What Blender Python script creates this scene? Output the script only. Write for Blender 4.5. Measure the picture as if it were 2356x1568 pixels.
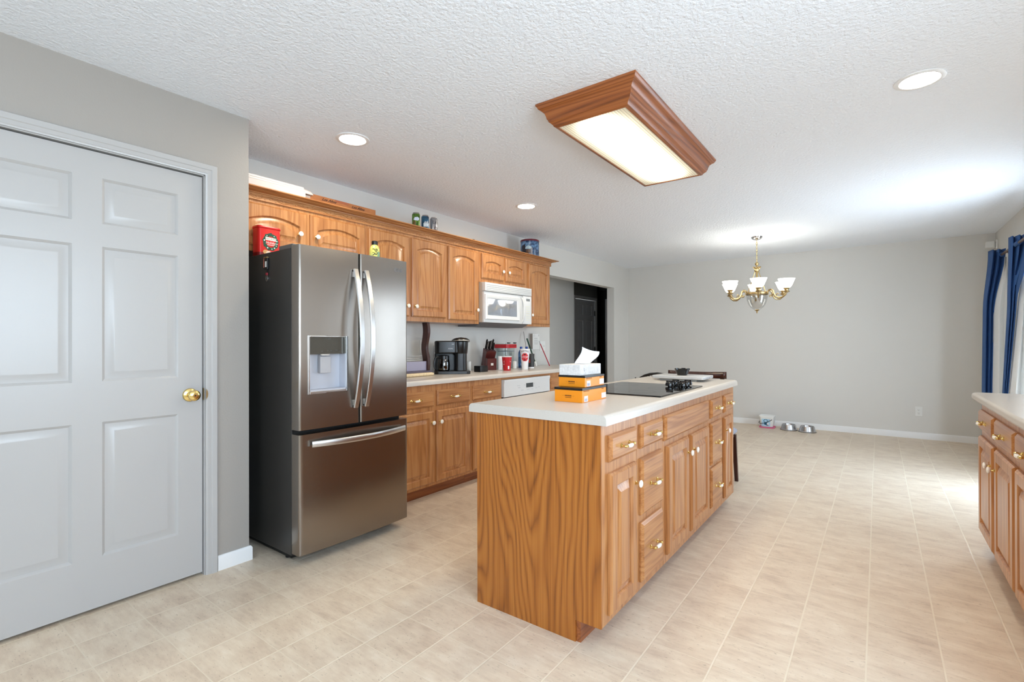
import bpy, math, random
from math import sin, cos, pi, sqrt, radians, atan2
from mathutils import Matrix, Vector
random.seed(7)
for _o in list(bpy.data.objects):
    bpy.data.objects.remove(_o)
SC = bpy.context.scene
COL = SC.collection

# ------------------------------------------------------------------ camera, sky, exposure
YAW, PIT, ROL, FPX, CAMH = radians(36.69336), radians(0.13995), radians(-0.14066), 1130.753, 1.2
_fw = Vector((-sin(YAW), cos(YAW), 0)); _rt = Vector((cos(YAW), sin(YAW), 0)); _up = Vector((0, 0, 1))
_fw, _up = _fw*cos(PIT)+_up*sin(PIT), _up*cos(PIT)-_fw*sin(PIT)
_rt, _up = _rt*cos(ROL)+_up*sin(ROL), _up*cos(ROL)-_rt*sin(ROL)
cam_d = bpy.data.cameras.new('camera'); cam = bpy.data.objects.new('camera', cam_d); COL.objects.link(cam)
cam.matrix_world = Matrix(((_rt.x, _up.x, -_fw.x, 0), (_rt.y, _up.y, -_fw.y, 0), (_rt.z, _up.z, -_fw.z, CAMH), (0, 0, 0, 1)))
cam_d.sensor_width = 36; cam_d.lens = 36*FPX/2356; cam_d.clip_start = 0.02; cam_d.clip_end = 200
SC.camera = cam

SKY, CANE, TUBE, SHADE_E = 9.5, 140.0, 24.0, 4.0
world = bpy.data.worlds.new('sky'); SC.world = world; world.use_nodes = True
_n = world.node_tree.nodes; _l = world.node_tree.links
_bg = _n['Background']
_tc = _n.new('ShaderNodeTexCoord'); _sp = _n.new('ShaderNodeSeparateXYZ'); _cr = _n.new('ShaderNodeValToRGB')
_mr = _n.new('ShaderNodeMapRange'); _mr.inputs[1].default_value = -0.3; _mr.inputs[2].default_value = 0.6
_l.new(_tc.outputs['Generated'], _sp.inputs[0]); _l.new(_sp.outputs[2], _mr.inputs[0]); _l.new(_mr.outputs[0], _cr.inputs[0])
_cr.color_ramp.elements[0].color = (0.72, 0.80, 0.90, 1); _cr.color_ramp.elements[1].color = (0.66, 0.82, 1.06, 1)
_e = _cr.color_ramp.elements.new(0.36); _e.color = (0.82, 0.94, 1.10, 1)
_l.new(_cr.outputs[0], _bg.inputs[0]); _bg.inputs[1].default_value = SKY

vs = SC.view_settings
SC.display_settings.display_device = 'sRGB'
vs.view_transform = 'Standard'; vs.look = 'None'; vs.exposure = 0.50; vs.gamma = 1.0; vs.use_curve_mapping = False
SC.cycles.max_bounces = 14; SC.cycles.diffuse_bounces = 8; SC.cycles.glossy_bounces = 6; SC.cycles.transmission_bounces = 8
SC.cycles.transparent_max_bounces = 12; SC.cycles.sample_clamp_indirect = 6.0; SC.cycles.caustics_refractive = False
SC.cycles.caustics_reflective = False; SC.cycles.use_denoising = True

def portal(x, y, z, w, h, rot):
    d = bpy.data.lights.new('window_portal', 'AREA'); d.shape = 'RECTANGLE'; d.size = w; d.size_y = h
    o = bpy.data.objects.new('window_portal', d); COL.objects.link(o)
    o.location = (x, y, z); o.rotation_euler = rot; d.cycles.is_portal = True
portal(1.19, 5.455, 1.02, 2.0, 1.25, (0, radians(90), 0))
portal(1.19, 0.35, 1.5, 1.2, 2.5, (0, radians(90), 0))
portal(0.35, -2.72, 1.25, 1.0, 1.9, (radians(90), 0, 0))

# ------------------------------------------------------------------ mesh helper
def lin(c):
    return tuple(((v/255)/12.92 if v/255 <= 0.04045 else ((v/255+0.055)/1.055)**2.4) for v in c)

class MB:
    def __init__(s): s.v = []; s.f = []; s.m = []
    def add(s, vs_, fs, mi=0):
        b = len(s.v); s.v.extend(tuple(p) for p in vs_)
        for f in fs: s.f.append(tuple(b+i for i in f)); s.m.append(mi)
        return s
    def xf(s, fn): s.v = [tuple(fn(*p)) for p in s.v]; return s
    def box(s, x0, x1, y0, y1, z0, z1, mi=0):
        vs_ = [(x, y, z) for x in (x0, x1) for y in (y0, y1) for z in (z0, z1)]
        return s.add(vs_, [(0,1,3,2), (4,6,7,5), (0,4,5,1), (2,3,7,6), (0,2,6,4), (1,5,7,3)], mi)
    def fbox(s, F, u0, u1, v0, v1, w0, w1, mi=0):
        vs_ = [F(u, v, w) for u in (u0, u1) for v in (v0, v1) for w in (w0, w1)]
        return s.add(vs_, [(0,1,3,2), (4,6,7,5), (0,4,5,1), (2,3,7,6), (0,2,6,4), (1,5,7,3)], mi)
    def rings(s, rings, mi=0, cap0=True, cap1=True, closed=True):
        n = len(rings[0]); b = len(s.v)
        for r in rings: s.v.extend(tuple(p) for p in r)
        for i in range(len(rings)-1):
            for j in range(n if closed else n-1):
                k = (j+1) % n
                s.f.append((b+i*n+j, b+i*n+k, b+(i+1)*n+k, b+(i+1)*n+j)); s.m.append(mi)
        if cap0: s.f.append(tuple(b+j for j in range(n))[::-1]); s.m.append(mi)
        if cap1: s.f.append(tuple(b+(len(rings)-1)*n+j for j in range(n))); s.m.append(mi)
        return s
    def lathe(s, prof, o=(0,0,0), ax='z', seg=24, mi=0, cap0=True, cap1=True, sx=1, sy=1):
        R = []
        for r, h in prof:
            ring = []
            for k in range(seg):
                a = 2*pi*k/seg; p = (r*cos(a)*sx, r*sin(a)*sy, h)
                if ax == 'x': p = (h, p[0], p[1])
                elif ax == '-x': p = (-h, -p[0], p[1])
                elif ax == 'y': p = (p[1], h, p[0])
                elif ax == '-y': p = (-p[1], -h, p[0])
                ring.append((o[0]+p[0], o[1]+p[1], o[2]+p[2]))
            R.append(ring)
        return s.rings(R, mi, cap0, cap1)
    def tube(s, pts, r, seg=10, mi=0, flat=None):
        pts = [Vector(p) for p in pts]; n = len(pts)
        rr = r if isinstance(r, (list, tuple)) else [r]*n
        R = []; prev = None
        for i, p in enumerate(pts):
            t = (pts[min(i+1, n-1)]-pts[max(i-1, 0)]).normalized()
            if prev is None:
                a = Vector((0,0,1)) if abs(t.z) < 0.9 else Vector((1,0,0))
                nx = t.cross(a).normalized()
            else:
                nx = (prev-t*prev.dot(t)).normalized()
            prev = nx; ny = t.cross(nx)
            ring = []
            for k in range(seg):
                a = 2*pi*k/seg
                ring.append(tuple(p+nx*cos(a)*rr[i]+ny*sin(a)*rr[i]*(flat or 1)))
            R.append(ring)
        return s.rings(R, mi)
    def prism(s, poly, F, w0, w1, mi=0):
        return s.rings([[F(u, v, w0) for u, v in poly], [F(u, v, w1) for u, v in poly]], mi)
    def grid(s, fn, nu, nv, mi=0):
        b = len(s.v)
        for j in range(nv+1):
            for i in range(nu+1): s.v.append(tuple(fn(i/nu, j/nv)))
        for j in range(nv):
            for i in range(nu):
                a = b+j*(nu+1)+i
                s.f.append((a, a+1, a+nu+2, a+nu+1)); s.m.append(mi)
        return s
    def ball(s, c, rx, ry=None, rz=None, seg=16, rn=8, mi=0):
        ry = ry or rx; rz = rz or rx; R = []
        for i in range(1, rn):
            t = pi*i/rn
            R.append([(c[0]+rx*sin(t)*cos(2*pi*k/seg), c[1]+ry*sin(t)*sin(2*pi*k/seg), c[2]-rz*cos(t)) for k in range(seg)])
        return s.rings(R, mi)

def wloc(o):
    v = Vector((0,0,0))
    while o is not None: v = v+o.location; o = o.parent
    return v

def mk(name, mb, mats, parent=None, smooth=35, bevel=0.0, solid=0.0, seg=2, sub=0):
    me = bpy.data.meshes.new(name); off = wloc(parent)
    me.from_pydata([(x-off.x, y-off.y, z-off.z) for x, y, z in mb.v], [], mb.f)
    if not isinstance(mats, (list, tuple)): mats = [mats]
    for m in mats: me.materials.append(m)
    me.polygons.foreach_set('material_index', mb.m)
    me.update(); me.validate()
    import bmesh
    b = bmesh.new(); b.from_mesh(me)
    if solid == 0: bmesh.ops.recalc_face_normals(b, faces=b.faces)
    b.to_mesh(me); b.free()
    me.polygons.foreach_set('use_smooth', [True]*len(me.polygons)); me.set_sharp_from_angle(angle=radians(smooth))
    o = bpy.data.objects.new(name, me); COL.objects.link(o); o.parent = parent
    if solid:
        md = o.modifiers.new('solid', 'SOLIDIFY'); md.thickness = solid; md.offset = 0
    if bevel:
        md = o.modifiers.new('bevel', 'BEVEL'); md.width = bevel; md.segments = seg; md.limit_method = 'ANGLE'; md.angle_limit = radians(40); md.harden_normals = True
    if sub:
        md = o.modifiers.new('sub', 'SUBSURF'); md.levels = sub; md.render_levels = sub
    return o

def tag(o, label, cat, group=None):
    o['label'] = label; o['category'] = cat
    if group: o['group'] = group
    return o
def thing(name, loc, label, cat, group=None):
    o = bpy.data.objects.new(name, None); COL.objects.link(o); o.location = loc; o.empty_display_size = 0.05
    return tag(o, label, cat, group)
def struct(name, mb, mats, parent=None, **k):
    o = mk(name, mb, mats, parent, **k)
    if parent is None: o['kind'] = 'structure'
    return o
def copy_tree(o, parent=None):
    c = o.copy(); COL.objects.link(c); c.parent = parent
    for ch in list(o.children): copy_tree(ch, c)
    return c

def frame(o, u, n):
    o, u, n = Vector(o), Vector(u), Vector(n)
    return lambda a, b, c: tuple(o+u*a+Vector((0,0,b))+n*c)
FX = lambda x: frame((x,0,0), (0,1,0), (1,0,0))        # faces +x, u = +y
FNX = lambda x: frame((x,0,0), (0,-1,0), (-1,0,0))     # faces -x, u = -y
FNY = lambda y: frame((0,y,0), (1,0,0), (0,-1,0))      # faces -y, u = +x
FZ = lambda z: (lambda a, b, c: (a, b, z+c))

def text_mb(s, size, F, align='CENTER', mi=0, mb=None, shear=0.0, sx=1.0, bold=0.0):
    cu = bpy.data.curves.new('lettering', 'FONT'); cu.body = s; cu.size = size; cu.align_x = align; cu.align_y = 'CENTER'; cu.resolution_u = 3; cu.shear = shear; cu.offset = bold
    ob = bpy.data.objects.new('lettering', cu); COL.objects.link(ob)
    dg = bpy.context.evaluated_depsgraph_get(); dg.update()
    me = ob.evaluated_get(dg).to_mesh()
    mb = mb or MB()
    mb.add([F(v.co.x*sx, v.co.y, 0) for v in me.vertices], [tuple(p.vertices) for p in me.polygons], mi)
    ob.evaluated_get(dg).to_mesh_clear(); bpy.data.objects.remove(ob); bpy.data.curves.remove(cu)
    return mb
def wrap(c, ang, rfn, eps=0.0006):
    """(u, v) -> point on a round side of axis c; u runs to the viewer's right around angle ang, v is height above c[2]"""
    def F(u, v, w):
        r = rfn(v)+eps+w; a = ang+u/max(rfn(v), 1e-4)
        return (c[0]+r*cos(a), c[1]+r*sin(a), c[2]+v)
    return F
def disc(F, u, v, r, seg=20, mi=0, mb=None, r2=0.0, ru=None):
    mb = mb or MB(); ru = ru or r
    if r2: 
        mb.add([F(u+ru*cos(2*pi*k/seg), v+r*sin(2*pi*k/seg), 0) for k in range(seg)]+[F(u+r2*ru/r*cos(2*pi*k/seg), v+r2*sin(2*pi*k/seg), 0) for k in range(seg)],
               [(k, (k+1) % seg, seg+(k+1) % seg, seg+k) for k in range(seg)], mi)
    else:
        mb.add([F(u+ru*cos(2*pi*k/seg), v+r*sin(2*pi*k/seg), 0) for k in range(seg)], [tuple(range(seg))], mi)
    return mb
def patch(F, u0, u1, v0, v1, n=6, mi=0, mb=None):
    mb = mb or MB()
    return mb.grid(lambda a, b: F(u0+(u1-u0)*a, v0+(v1-v0)*b, 0), n, 2, mi)

# ------------------------------------------------------------------ materials
def mat(name, col, rough=0.5, metal=0.0, **kw):
    m = bpy.data.materials.new(name); m.use_nodes = True
    p = m.node_tree.nodes['Principled BSDF']
    p.inputs['Base Color'].default_value = (*lin(col), 1); p.inputs['Roughness'].default_value = rough; p.inputs['Metallic'].default_value = metal
    if 'spec' in kw: p.inputs['Specular IOR Level'].default_value = kw['spec']
    if 'coat' in kw: p.inputs['Coat Weight'].default_value = kw['coat']; p.inputs['Coat Roughness'].default_value = kw.get('coatr', 0.1)
    if 'trans' in kw: p.inputs['Transmission Weight'].default_value = kw['trans']
    if 'emit' in kw: p.inputs['Emission Color'].default_value = (*lin(kw.get('ecol', (255,255,255))), 1); p.inputs['Emission Strength'].default_value = kw['emit']
    if 'sss' in kw: p.inputs['Subsurface Weight'].default_value = kw['sss']; p.inputs['Subsurface Radius'].default_value = (0.02, 0.02, 0.02)
    return m
def nd(m, t, **kw):
    n = m.node_tree.nodes.new(t)
    for k, v in kw.items(): setattr(n, k, v)
    return n
def bump(m, scale, strength, dist=0.002, detail=3, rough=0.5, coord='Object'):
    p = m.node_tree.nodes['Principled BSDF']; L = m.node_tree.links
    tc = nd(m, 'ShaderNodeTexCoord'); no = nd(m, 'ShaderNodeTexNoise'); b = nd(m, 'ShaderNodeBump')
    no.inputs['Scale'].default_value = scale; no.inputs['Detail'].default_value = detail; no.inputs['Roughness'].default_value = rough
    b.inputs['Strength'].default_value = strength; b.inputs['Distance'].default_value = dist
    L.new(tc.outputs[coord], no.inputs['Vector']); L.new(no.outputs['Fac'], b.inputs['Height']); L.new(b.outputs[0], p.inputs['Normal'])
    return m
def mottled(name, c1, c2, scale=6, rough=0.5, detail=4, lo=0.35, hi=0.65, **kw):
    m = mat(name, c1, rough, **kw); p = m.node_tree.nodes['Principled BSDF']; L = m.node_tree.links
    tc = nd(m, 'ShaderNodeTexCoord'); no = nd(m, 'ShaderNodeTexNoise'); r = nd(m, 'ShaderNodeValToRGB')
    no.inputs['Scale'].default_value = scale; no.inputs['Detail'].default_value = detail
    r.color_ramp.elements[0].color = (*lin(c1), 1); r.color_ramp.elements[1].color = (*lin(c2), 1)
    r.color_ramp.elements[0].position = lo; r.color_ramp.elements[1].position = hi
    L.new(tc.outputs['Object'], no.inputs['Vector']); L.new(no.outputs['Fac'], r.inputs[0]); L.new(r.outputs[0], p.inputs['Base Color'])
    return m
def wood(name, axis, light, mid, dark, rough=0.32, bands=60, stretch=0.8, lat=7.0, amt=0.26, sharp=0.8, fine=0.95):
    m = mat(name, mid, rough, coat=0.2, coatr=0.2); p = m.node_tree.nodes['Principled BSDF']; L = m.node_tree.links
    tc = nd(m, 'ShaderNodeTexCoord'); oi = nd(m, 'ShaderNodeObjectInfo'); add = nd(m, 'ShaderNodeVectorMath', operation='ADD'); sc_ = nd(m, 'ShaderNodeMath', operation='MULTIPLY'); sc_.inputs[1].default_value = 9.0
    L.new(oi.outputs['Random'], sc_.inputs[0]); L.new(tc.outputs['Object'], add.inputs[0]); L.new(sc_.outputs[0], add.inputs[1])
    def noise(l, g, det, ro=0.5, dist=0.0):
        s = [l, l, l]; s[axis] = g
        q = nd(m, 'ShaderNodeMapping'); q.inputs['Scale'].default_value = s; L.new(add.outputs[0], q.inputs['Vector'])
        n = nd(m, 'ShaderNodeTexNoise'); n.inputs['Scale'].default_value = 1.0; n.inputs['Detail'].default_value = det; n.inputs['Roughness'].default_value = ro; n.inputs['Distortion'].default_value = dist
        L.new(q.outputs[0], n.inputs['Vector']); return n.outputs['Fac']
    def M(op, a, b=None, c=None):
        n = nd(m, 'ShaderNodeMath', operation=op)
        for i, v in enumerate((a, b, c)):
            if v is None: continue
            if isinstance(v, (int, float)): n.inputs[i].default_value = v
            else: L.new(v, n.inputs[i])
        return n.outputs[0]
    n1 = noise(lat, 1.0*stretch, 3.0, 0.35)
    band = M('POWER', M('MULTIPLY_ADD', M('SINE', M('MULTIPLY', n1, bands)), 0.5, 0.5), sharp)
    f1 = noise(170, 4*stretch, 4, 0.6); f2 = noise(34, 1.4*stretch, 3, 0.5)
    t = M('ADD', M('MULTIPLY', M('SUBTRACT', f1, 0.5), fine), M('MULTIPLY', M('SUBTRACT', f2, 0.5), 0.38))
    t = M('ADD', M('ADD', t, 0.55), M('MULTIPLY', M('SUBTRACT', band, 0.6), amt))
    r = nd(m, 'ShaderNodeValToRGB'); r.color_ramp.elements[0].color = (*lin(dark), 1); r.color_ramp.elements[0].position = 0.15; r.color_ramp.elements[1].color = (*lin(light), 1); r.color_ramp.elements[1].position = 0.85
    e = r.color_ramp.elements.new(0.52); e.color = (*lin(mid), 1)
    L.new(t, r.inputs[0]); L.new(r.outputs[0], p.inputs['Base Color'])
    b = nd(m, 'ShaderNodeBump'); b.inputs['Strength'].default_value = 0.1; b.inputs['Distance'].default_value = 0.001; L.new(f1, b.inputs['Height']); L.new(b.outputs[0], p.inputs['Normal'])
    return m
OAK = ((194,142,91), (176,119,69), (138,83,42))
oak_v = wood('oak_upright_grain', 2, *OAK)
oak_h = wood('oak_level_grain', 1, *OAK)
oak_end = wood('oak_end_shaded', 2, (178,112,44), (160,93,30), (112,60,14), bands=190, lat=3.0, amt=0.42, sharp=0.5, stretch=0.5, fine=0.95)  # darker than the front oak: this side's shade is put into the colour
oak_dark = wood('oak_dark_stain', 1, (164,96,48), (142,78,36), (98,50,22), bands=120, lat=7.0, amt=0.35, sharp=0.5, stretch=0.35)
oak_darkx = wood('oak_dark_stain_across', 0, (164,96,48), (142,78,36), (98,50,22), bands=120, lat=7.0, amt=0.35, sharp=0.5, stretch=0.35)
walnut = wood('dark_brown_wood', 2, (74,38,28), (56,26,20), (36,16,12), rough=0.28)
paint = bump(mat('grey_wall_paint', (214,212,207), 0.55), 140, 0.14, 0.003, 4)
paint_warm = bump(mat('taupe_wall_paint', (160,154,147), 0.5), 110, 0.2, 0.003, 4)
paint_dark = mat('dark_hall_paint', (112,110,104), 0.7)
def ceil_mat():
    m = mat('knockdown_ceiling', (241,246,253), 0.85)
    return bump(m, 62, 0.75, 0.010, 4, 0.6)
ceiling_m = ceil_mat()
white_gloss = bump(mat('white_trim_paint', (177,175,173), 0.3), 60, 0.02, 0.001)
base_paint = mat('baseboard_paint', (232, 232, 231), 0.35)
white_pl = mat('white_plastic', (226,226,222), 0.35)
white_appl = mat('white_enamel', (222,224,224), 0.18, coat=0.3)
laminate = mottled('beige_laminate', (204,197,188), (197,190,181), 420, 0.26, 3)
brass = mat('polished_brass', (228,200,128), 0.18, 1.0)
abrass = mat('antique_brass', (188,164,118), 0.3, 1.0)
porcelain = mat('porcelain', (240,236,226), 0.12)
black = mat('black_plastic', (16,16,17), 0.3)
black_matte = mat('black_matte', (14,14,14), 0.6)
blackglass = mat('black_glass', (8,8,9), 0.02)
chrome = mat('chrome', (220,222,225), 0.12, 1.0)
steel_bowl = mat('bowl_steel', (190,190,192), 0.25, 1.0)
darkgrey = mat('dark_grey_side', (52,50,48), 0.38, spec=0.35)
greypl = mat('grey_plastic', (176,180,190), 0.35)
glass_clear = mat('clear_plastic', (250,252,252), 0.05, trans=1.0)
def thin_glass(name, tint=(255,255,255), gl=0.08):
    m = bpy.data.materials.new(name); m.use_nodes = True; t = m.node_tree; t.nodes.clear()
    o = t.nodes.new('ShaderNodeOutputMaterial'); mx = t.nodes.new('ShaderNodeMixShader'); a = t.nodes.new('ShaderNodeBsdfTransparent'); g = t.nodes.new('ShaderNodeBsdfGlossy')
    a.inputs[0].default_value = (*lin(tint), 1); g.inputs['Roughness'].default_value = 0.03; mx.inputs[0].default_value = gl
    t.links.new(a.outputs[0], mx.inputs[1]); t.links.new(g.outputs[0], mx.inputs[2]); t.links.new(mx.outputs[0], o.inputs[0]); return m
pane_glass = thin_glass('window_glass', (252,255,255), 0.06)
clear_thin = thin_glass('clear_thin_plastic', (236,242,240), 0.10)
blue_thin = thin_glass('blue_clear_plastic', (120,160,200), 0.12)
dome_glass = thin_glass('etched_glass', (244,245,245), 0.22)
def steel_mat():
    m = mat('brushed_stainless', (148,140,132), 0.26, 1.0); p = m.node_tree.nodes['Principled BSDF']; L = m.node_tree.links
    p.inputs['Anisotropic'].default_value = 0.7
    tc = nd(m, 'ShaderNodeTexCoord'); q = nd(m, 'ShaderNodeMapping'); q.inputs['Scale'].default_value = (3, 3, 900)
    no = nd(m, 'ShaderNodeTexNoise'); no.inputs['Scale'].default_value = 1; no.inputs['Detail'].default_value = 2
    q2 = nd(m, 'ShaderNodeMapping'); q2.inputs['Scale'].default_value = (1, 5, 1.6); n2 = nd(m, 'ShaderNodeTexNoise'); n2.inputs['Scale'].default_value = 1.0; n2.inputs['Detail'].default_value = 1
    b = nd(m, 'ShaderNodeBump'); b.inputs['Strength'].default_value = 0.03; b.inputs['Distance'].default_value = 0.001
    b2 = nd(m, 'ShaderNodeBump'); b2.inputs['Strength'].default_value = 0.25; b2.inputs['Distance'].default_value = 0.012
    L.new(tc.outputs['Object'], q.inputs[0]); L.new(q.outputs[0], no.inputs['Vector']); L.new(no.outputs['Fac'], b.inputs['Height'])
    L.new(tc.outputs['Object'], q2.inputs[0]); L.new(q2.outputs[0], n2.inputs['Vector']); L.new(n2.outputs['Fac'], b2.inputs['Height']); L.new(b.outputs[0], b2.inputs['Normal'])
    L.new(b2.outputs[0], p.inputs['Normal']); return m
steel = steel_mat()
steel_lt = mat('satin_steel', (206,206,206), 0.28, 1.0)

def floor_mat():
    m = mat('vinyl_tile_floor', (205,190,168), 0.38); p = m.node_tree.nodes['Principled BSDF']; L = m.node_tree.links
    S, OX, OY = 0.2298, -0.7293, 1.682
    tc = nd(m, 'ShaderNodeTexCoord'); sp = nd(m, 'ShaderNodeSeparateXYZ'); L.new(tc.outputs['Object'], sp.inputs[0])
    def M(op, a, b=None, c=None):
        n = nd(m, 'ShaderNodeMath', operation=op)
        for i, v in enumerate((a, b, c)):
            if v is None: continue
            if isinstance(v, (int, float)): n.inputs[i].default_value = v
            else: L.new(v, n.inputs[i])
        return n.outputs[0]
    def line(c, off, w):
        t = M('DIVIDE', M('SUBTRACT', c, off), S); cell = M('FLOOR', t); fr = M('SUBTRACT', t, cell)
        d = M('MULTIPLY', M('MINIMUM', fr, M('SUBTRACT', 1.0, fr)), S)
        mr = nd(m, 'ShaderNodeMapRange', interpolation_type='SMOOTHSTEP'); mr.inputs[1].default_value = w*0.5; mr.inputs[2].default_value = w*1.15; mr.inputs[3].default_value = 1; mr.inputs[4].default_value = 0
        L.new(d, mr.inputs[0]); return cell, mr.outputs[0]
    cx, gx = line(sp.outputs[0], OX, 0.0038); cy, gy = line(sp.outputs[1], OY, 0.0026)
    cmb = nd(m, 'ShaderNodeCombineXYZ'); L.new(cx, cmb.inputs[0]); L.new(cy, cmb.inputs[1])
    wn = nd(m, 'ShaderNodeTexWhiteNoise', noise_dimensions='3D'); L.new(cmb.outputs[0], wn.inputs['Vector'])
    ofs = nd(m, 'ShaderNodeVectorMath', operation='SCALE'); ofs.inputs['Scale'].default_value = 7.0; L.new(wn.outputs['Color'], ofs.inputs[0])
    pos = nd(m, 'ShaderNodeVectorMath', operation='ADD'); L.new(tc.outputs['Object'], pos.inputs[0]); L.new(ofs.outputs[0], pos.inputs[1])
    def noise(scl, det, ro, vec):
        q = nd(m, 'ShaderNodeMapping'); q.inputs['Scale'].default_value = scl; L.new(vec, q.inputs[0])
        n = nd(m, 'ShaderNodeTexNoise'); n.inputs['Scale'].default_value = 1; n.inputs['Detail'].default_value = det; n.inputs['Roughness'].default_value = ro; L.new(q.outputs[0], n.inputs['Vector']); return n.outputs['Fac']
    cloud = noise((7, 12, 7), 5, 0.6, pos.outputs[0]); streak = noise((11, 60, 20), 4, 0.65, pos.outputs[0]); pit = noise((60, 150, 60), 2, 0.5, pos.outputs[0])
    t = M('ADD', M('MULTIPLY', cloud, 0.75), M('MULTIPLY', streak, 0.45)); t = M('ADD', t, M('MULTIPLY', M('SUBTRACT', wn.outputs['Value'], 0.5), 0.07))
    r = nd(m, 'ShaderNodeValToRGB'); els = r.color_ramp.elements
    els[0].position = 0.30; els[0].color = (*lin((188,166,144)), 1); els[1].position = 0.86; els[1].color = (*lin((230,216,196)), 1)
    e = els.new(0.55); e.color = (*lin((212,193,170)), 1); e = els.new(0.68); e.color = (*lin((220,203,180)), 1)
    L.new(t, r.inputs[0])
    pr = nd(m, 'ShaderNodeMapRange'); pr.inputs[1].default_value = 0.27; pr.inputs[2].default_value = 0.36; pr.inputs[3].default_value = 0.45; pr.inputs[4].default_value = 0; L.new(pit, pr.inputs[0])
    m1 = nd(m, 'ShaderNodeMix', data_type='RGBA'); m1.inputs[7].default_value = (*lin((138,116,94)), 1); L.new(pr.outputs[0], m1.inputs[0]); L.new(r.outputs[0], m1.inputs[6])
    g = M('MAXIMUM', gx, M('MULTIPLY', gy, 0.7))
    m2 = nd(m, 'ShaderNodeMix', data_type='RGBA'); m2.inputs[7].default_value = (*lin((226,212,189)), 1); L.new(g, m2.inputs[0]); L.new(m1.outputs[2], m2.inputs[6])
    L.new(m2.outputs[2], p.inputs['Base Color'])
    h = M('SUBTRACT', M('MULTIPLY', streak, 0.35), g); b = nd(m, 'ShaderNodeBump'); b.inputs['Strength'].default_value = 0.35; b.inputs['Distance'].default_value = 0.0016
    L.new(h, b.inputs['Height']); L.new(b.outputs[0], p.inputs['Normal'])
    return m
floor_m = floor_mat()

# ------------------------------------------------------------------ the room
XW, YB, XR, ZC, YR = -3.39, 7.85, 1.085, 2.44, -2.6
mb = MB().box(-6.2, 1.3, -2.8, 11.2, -0.06, 0); struct('floor', mb, floor_m)
mb = MB().box(-6.2, 1.3, -2.8, 11.2, ZC, ZC+0.06); struct('ceiling', mb, ceiling_m)
mb = MB().box(-3.51, XW, -2.7, 5.36, 0, ZC).box(-3.51, XW, 5.36, 7.285, 2.065, ZC).box(-3.51, XW, 7.285, YB, 0, ZC); struct('wall_left', mb, paint)
mb = MB().box(-3.51, 1.185, YB, YB+0.12, 0, ZC); struct('wall_back', mb, paint)
DY0, DY1, DZ = 4.80, 6.10, 2.04
WY0, WY1, WZ0, WZ1 = -0.9, 1.6, 0.9, 2.1
mb = MB()
for a in ((YR-.1, WY0, 0, ZC), (WY0, WY1, 0, WZ0), (WY0, WY1, WZ1, ZC), (WY1, DY0, 0, ZC), (DY0, DY1, DZ, ZC), (DY1, YB, 0, ZC)):
    mb.box(XR, XR+0.1, *a)
struct('wall_right', mb, paint)
mb = MB().box(-3.51, -0.15, YR-0.1, YR, 0, ZC).box(-0.15, 0.85, YR-0.1, YR, 0, 0.3).box(-0.15, 0.85, YR-0.1, YR, 2.2, ZC).box(0.85, 1.185, YR-0.1, YR, 0, ZC)
struct('wall_rear', mb, paint)
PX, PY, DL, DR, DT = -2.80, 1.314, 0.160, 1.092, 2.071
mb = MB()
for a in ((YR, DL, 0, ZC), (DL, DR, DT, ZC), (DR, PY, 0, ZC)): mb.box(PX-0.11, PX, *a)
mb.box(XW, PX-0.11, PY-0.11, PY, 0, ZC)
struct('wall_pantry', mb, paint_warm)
# hall behind the wide opening
mb = MB().box(-4.42, -4.30, 4.4, 7.6, 0, ZC).box(-4.42, -3.51, 4.28, 4.4, 0, ZC); struct('wall_hall', mb, paint)
mb = MB().box(-4.74, -4.62, 7.48, 8.20, 0, ZC).box(-4.74, -4.62, 8.20, 9.04, 2.04, ZC).box(-4.74, -4.62, 9.04, 9.25, 0, ZC).box(-4.62, -4.42, 7.48, 7.6, 0, ZC)
mb.box(-6.1, -3.3, 10.9, 11.0, 0, ZC).box(-6.1, -4.62, 9.13, 9.25, 0, ZC).box(-6.1, -6.0, 9.25, 10.9, 0, ZC).box(-3.51, -3.39, 7.97, 11.0, 0, ZC)
struct('wall_corridor', mb, paint_dark)

# windows, patio door glass
def glazed(name, F, u0, u1, v0, v1, mull, fw=0.05):
    mb = MB()
    for a in ((u0, u0+fw, v0, v1), (u1-fw, u1, v0, v1), (u0+fw, u1-fw, v0, v0+fw), (u0+fw, u1-fw, v1-fw, v1)): mb.fbox(F, *a, -0.08, -0.02)
    for c in mull: mb.fbox(F, c-fw/2, c+fw/2, v0+fw, v1-fw, -0.075, -0.025)
    o = struct(name, mb, white_pl, bevel=0.003)
    g = struct(name.split('_')[0]+'_glass', MB().fbox(F, u0+fw*.6, u1-fw*.6, v0+fw*.6, v1-fw*.6, -0.053, -0.049), pane_glass, parent=o)
    return o
glazed('door_4', FNX(XR), -DY1, -DY0, 0.0, DZ, [-(DY0+DY1)/2], 0.07)
glazed('window_added', frame((0, YR, 0), (-1,0,0), (0,1,0)), -0.85, 0.15, 0.3, 2.2, [-.35])  # unseen rear window, added to brighten the near end of the room
glazed('window_1', FNX(XR), -WY1, -WY0, WZ0, WZ1, [-(WY0+WY1)/2])

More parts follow.
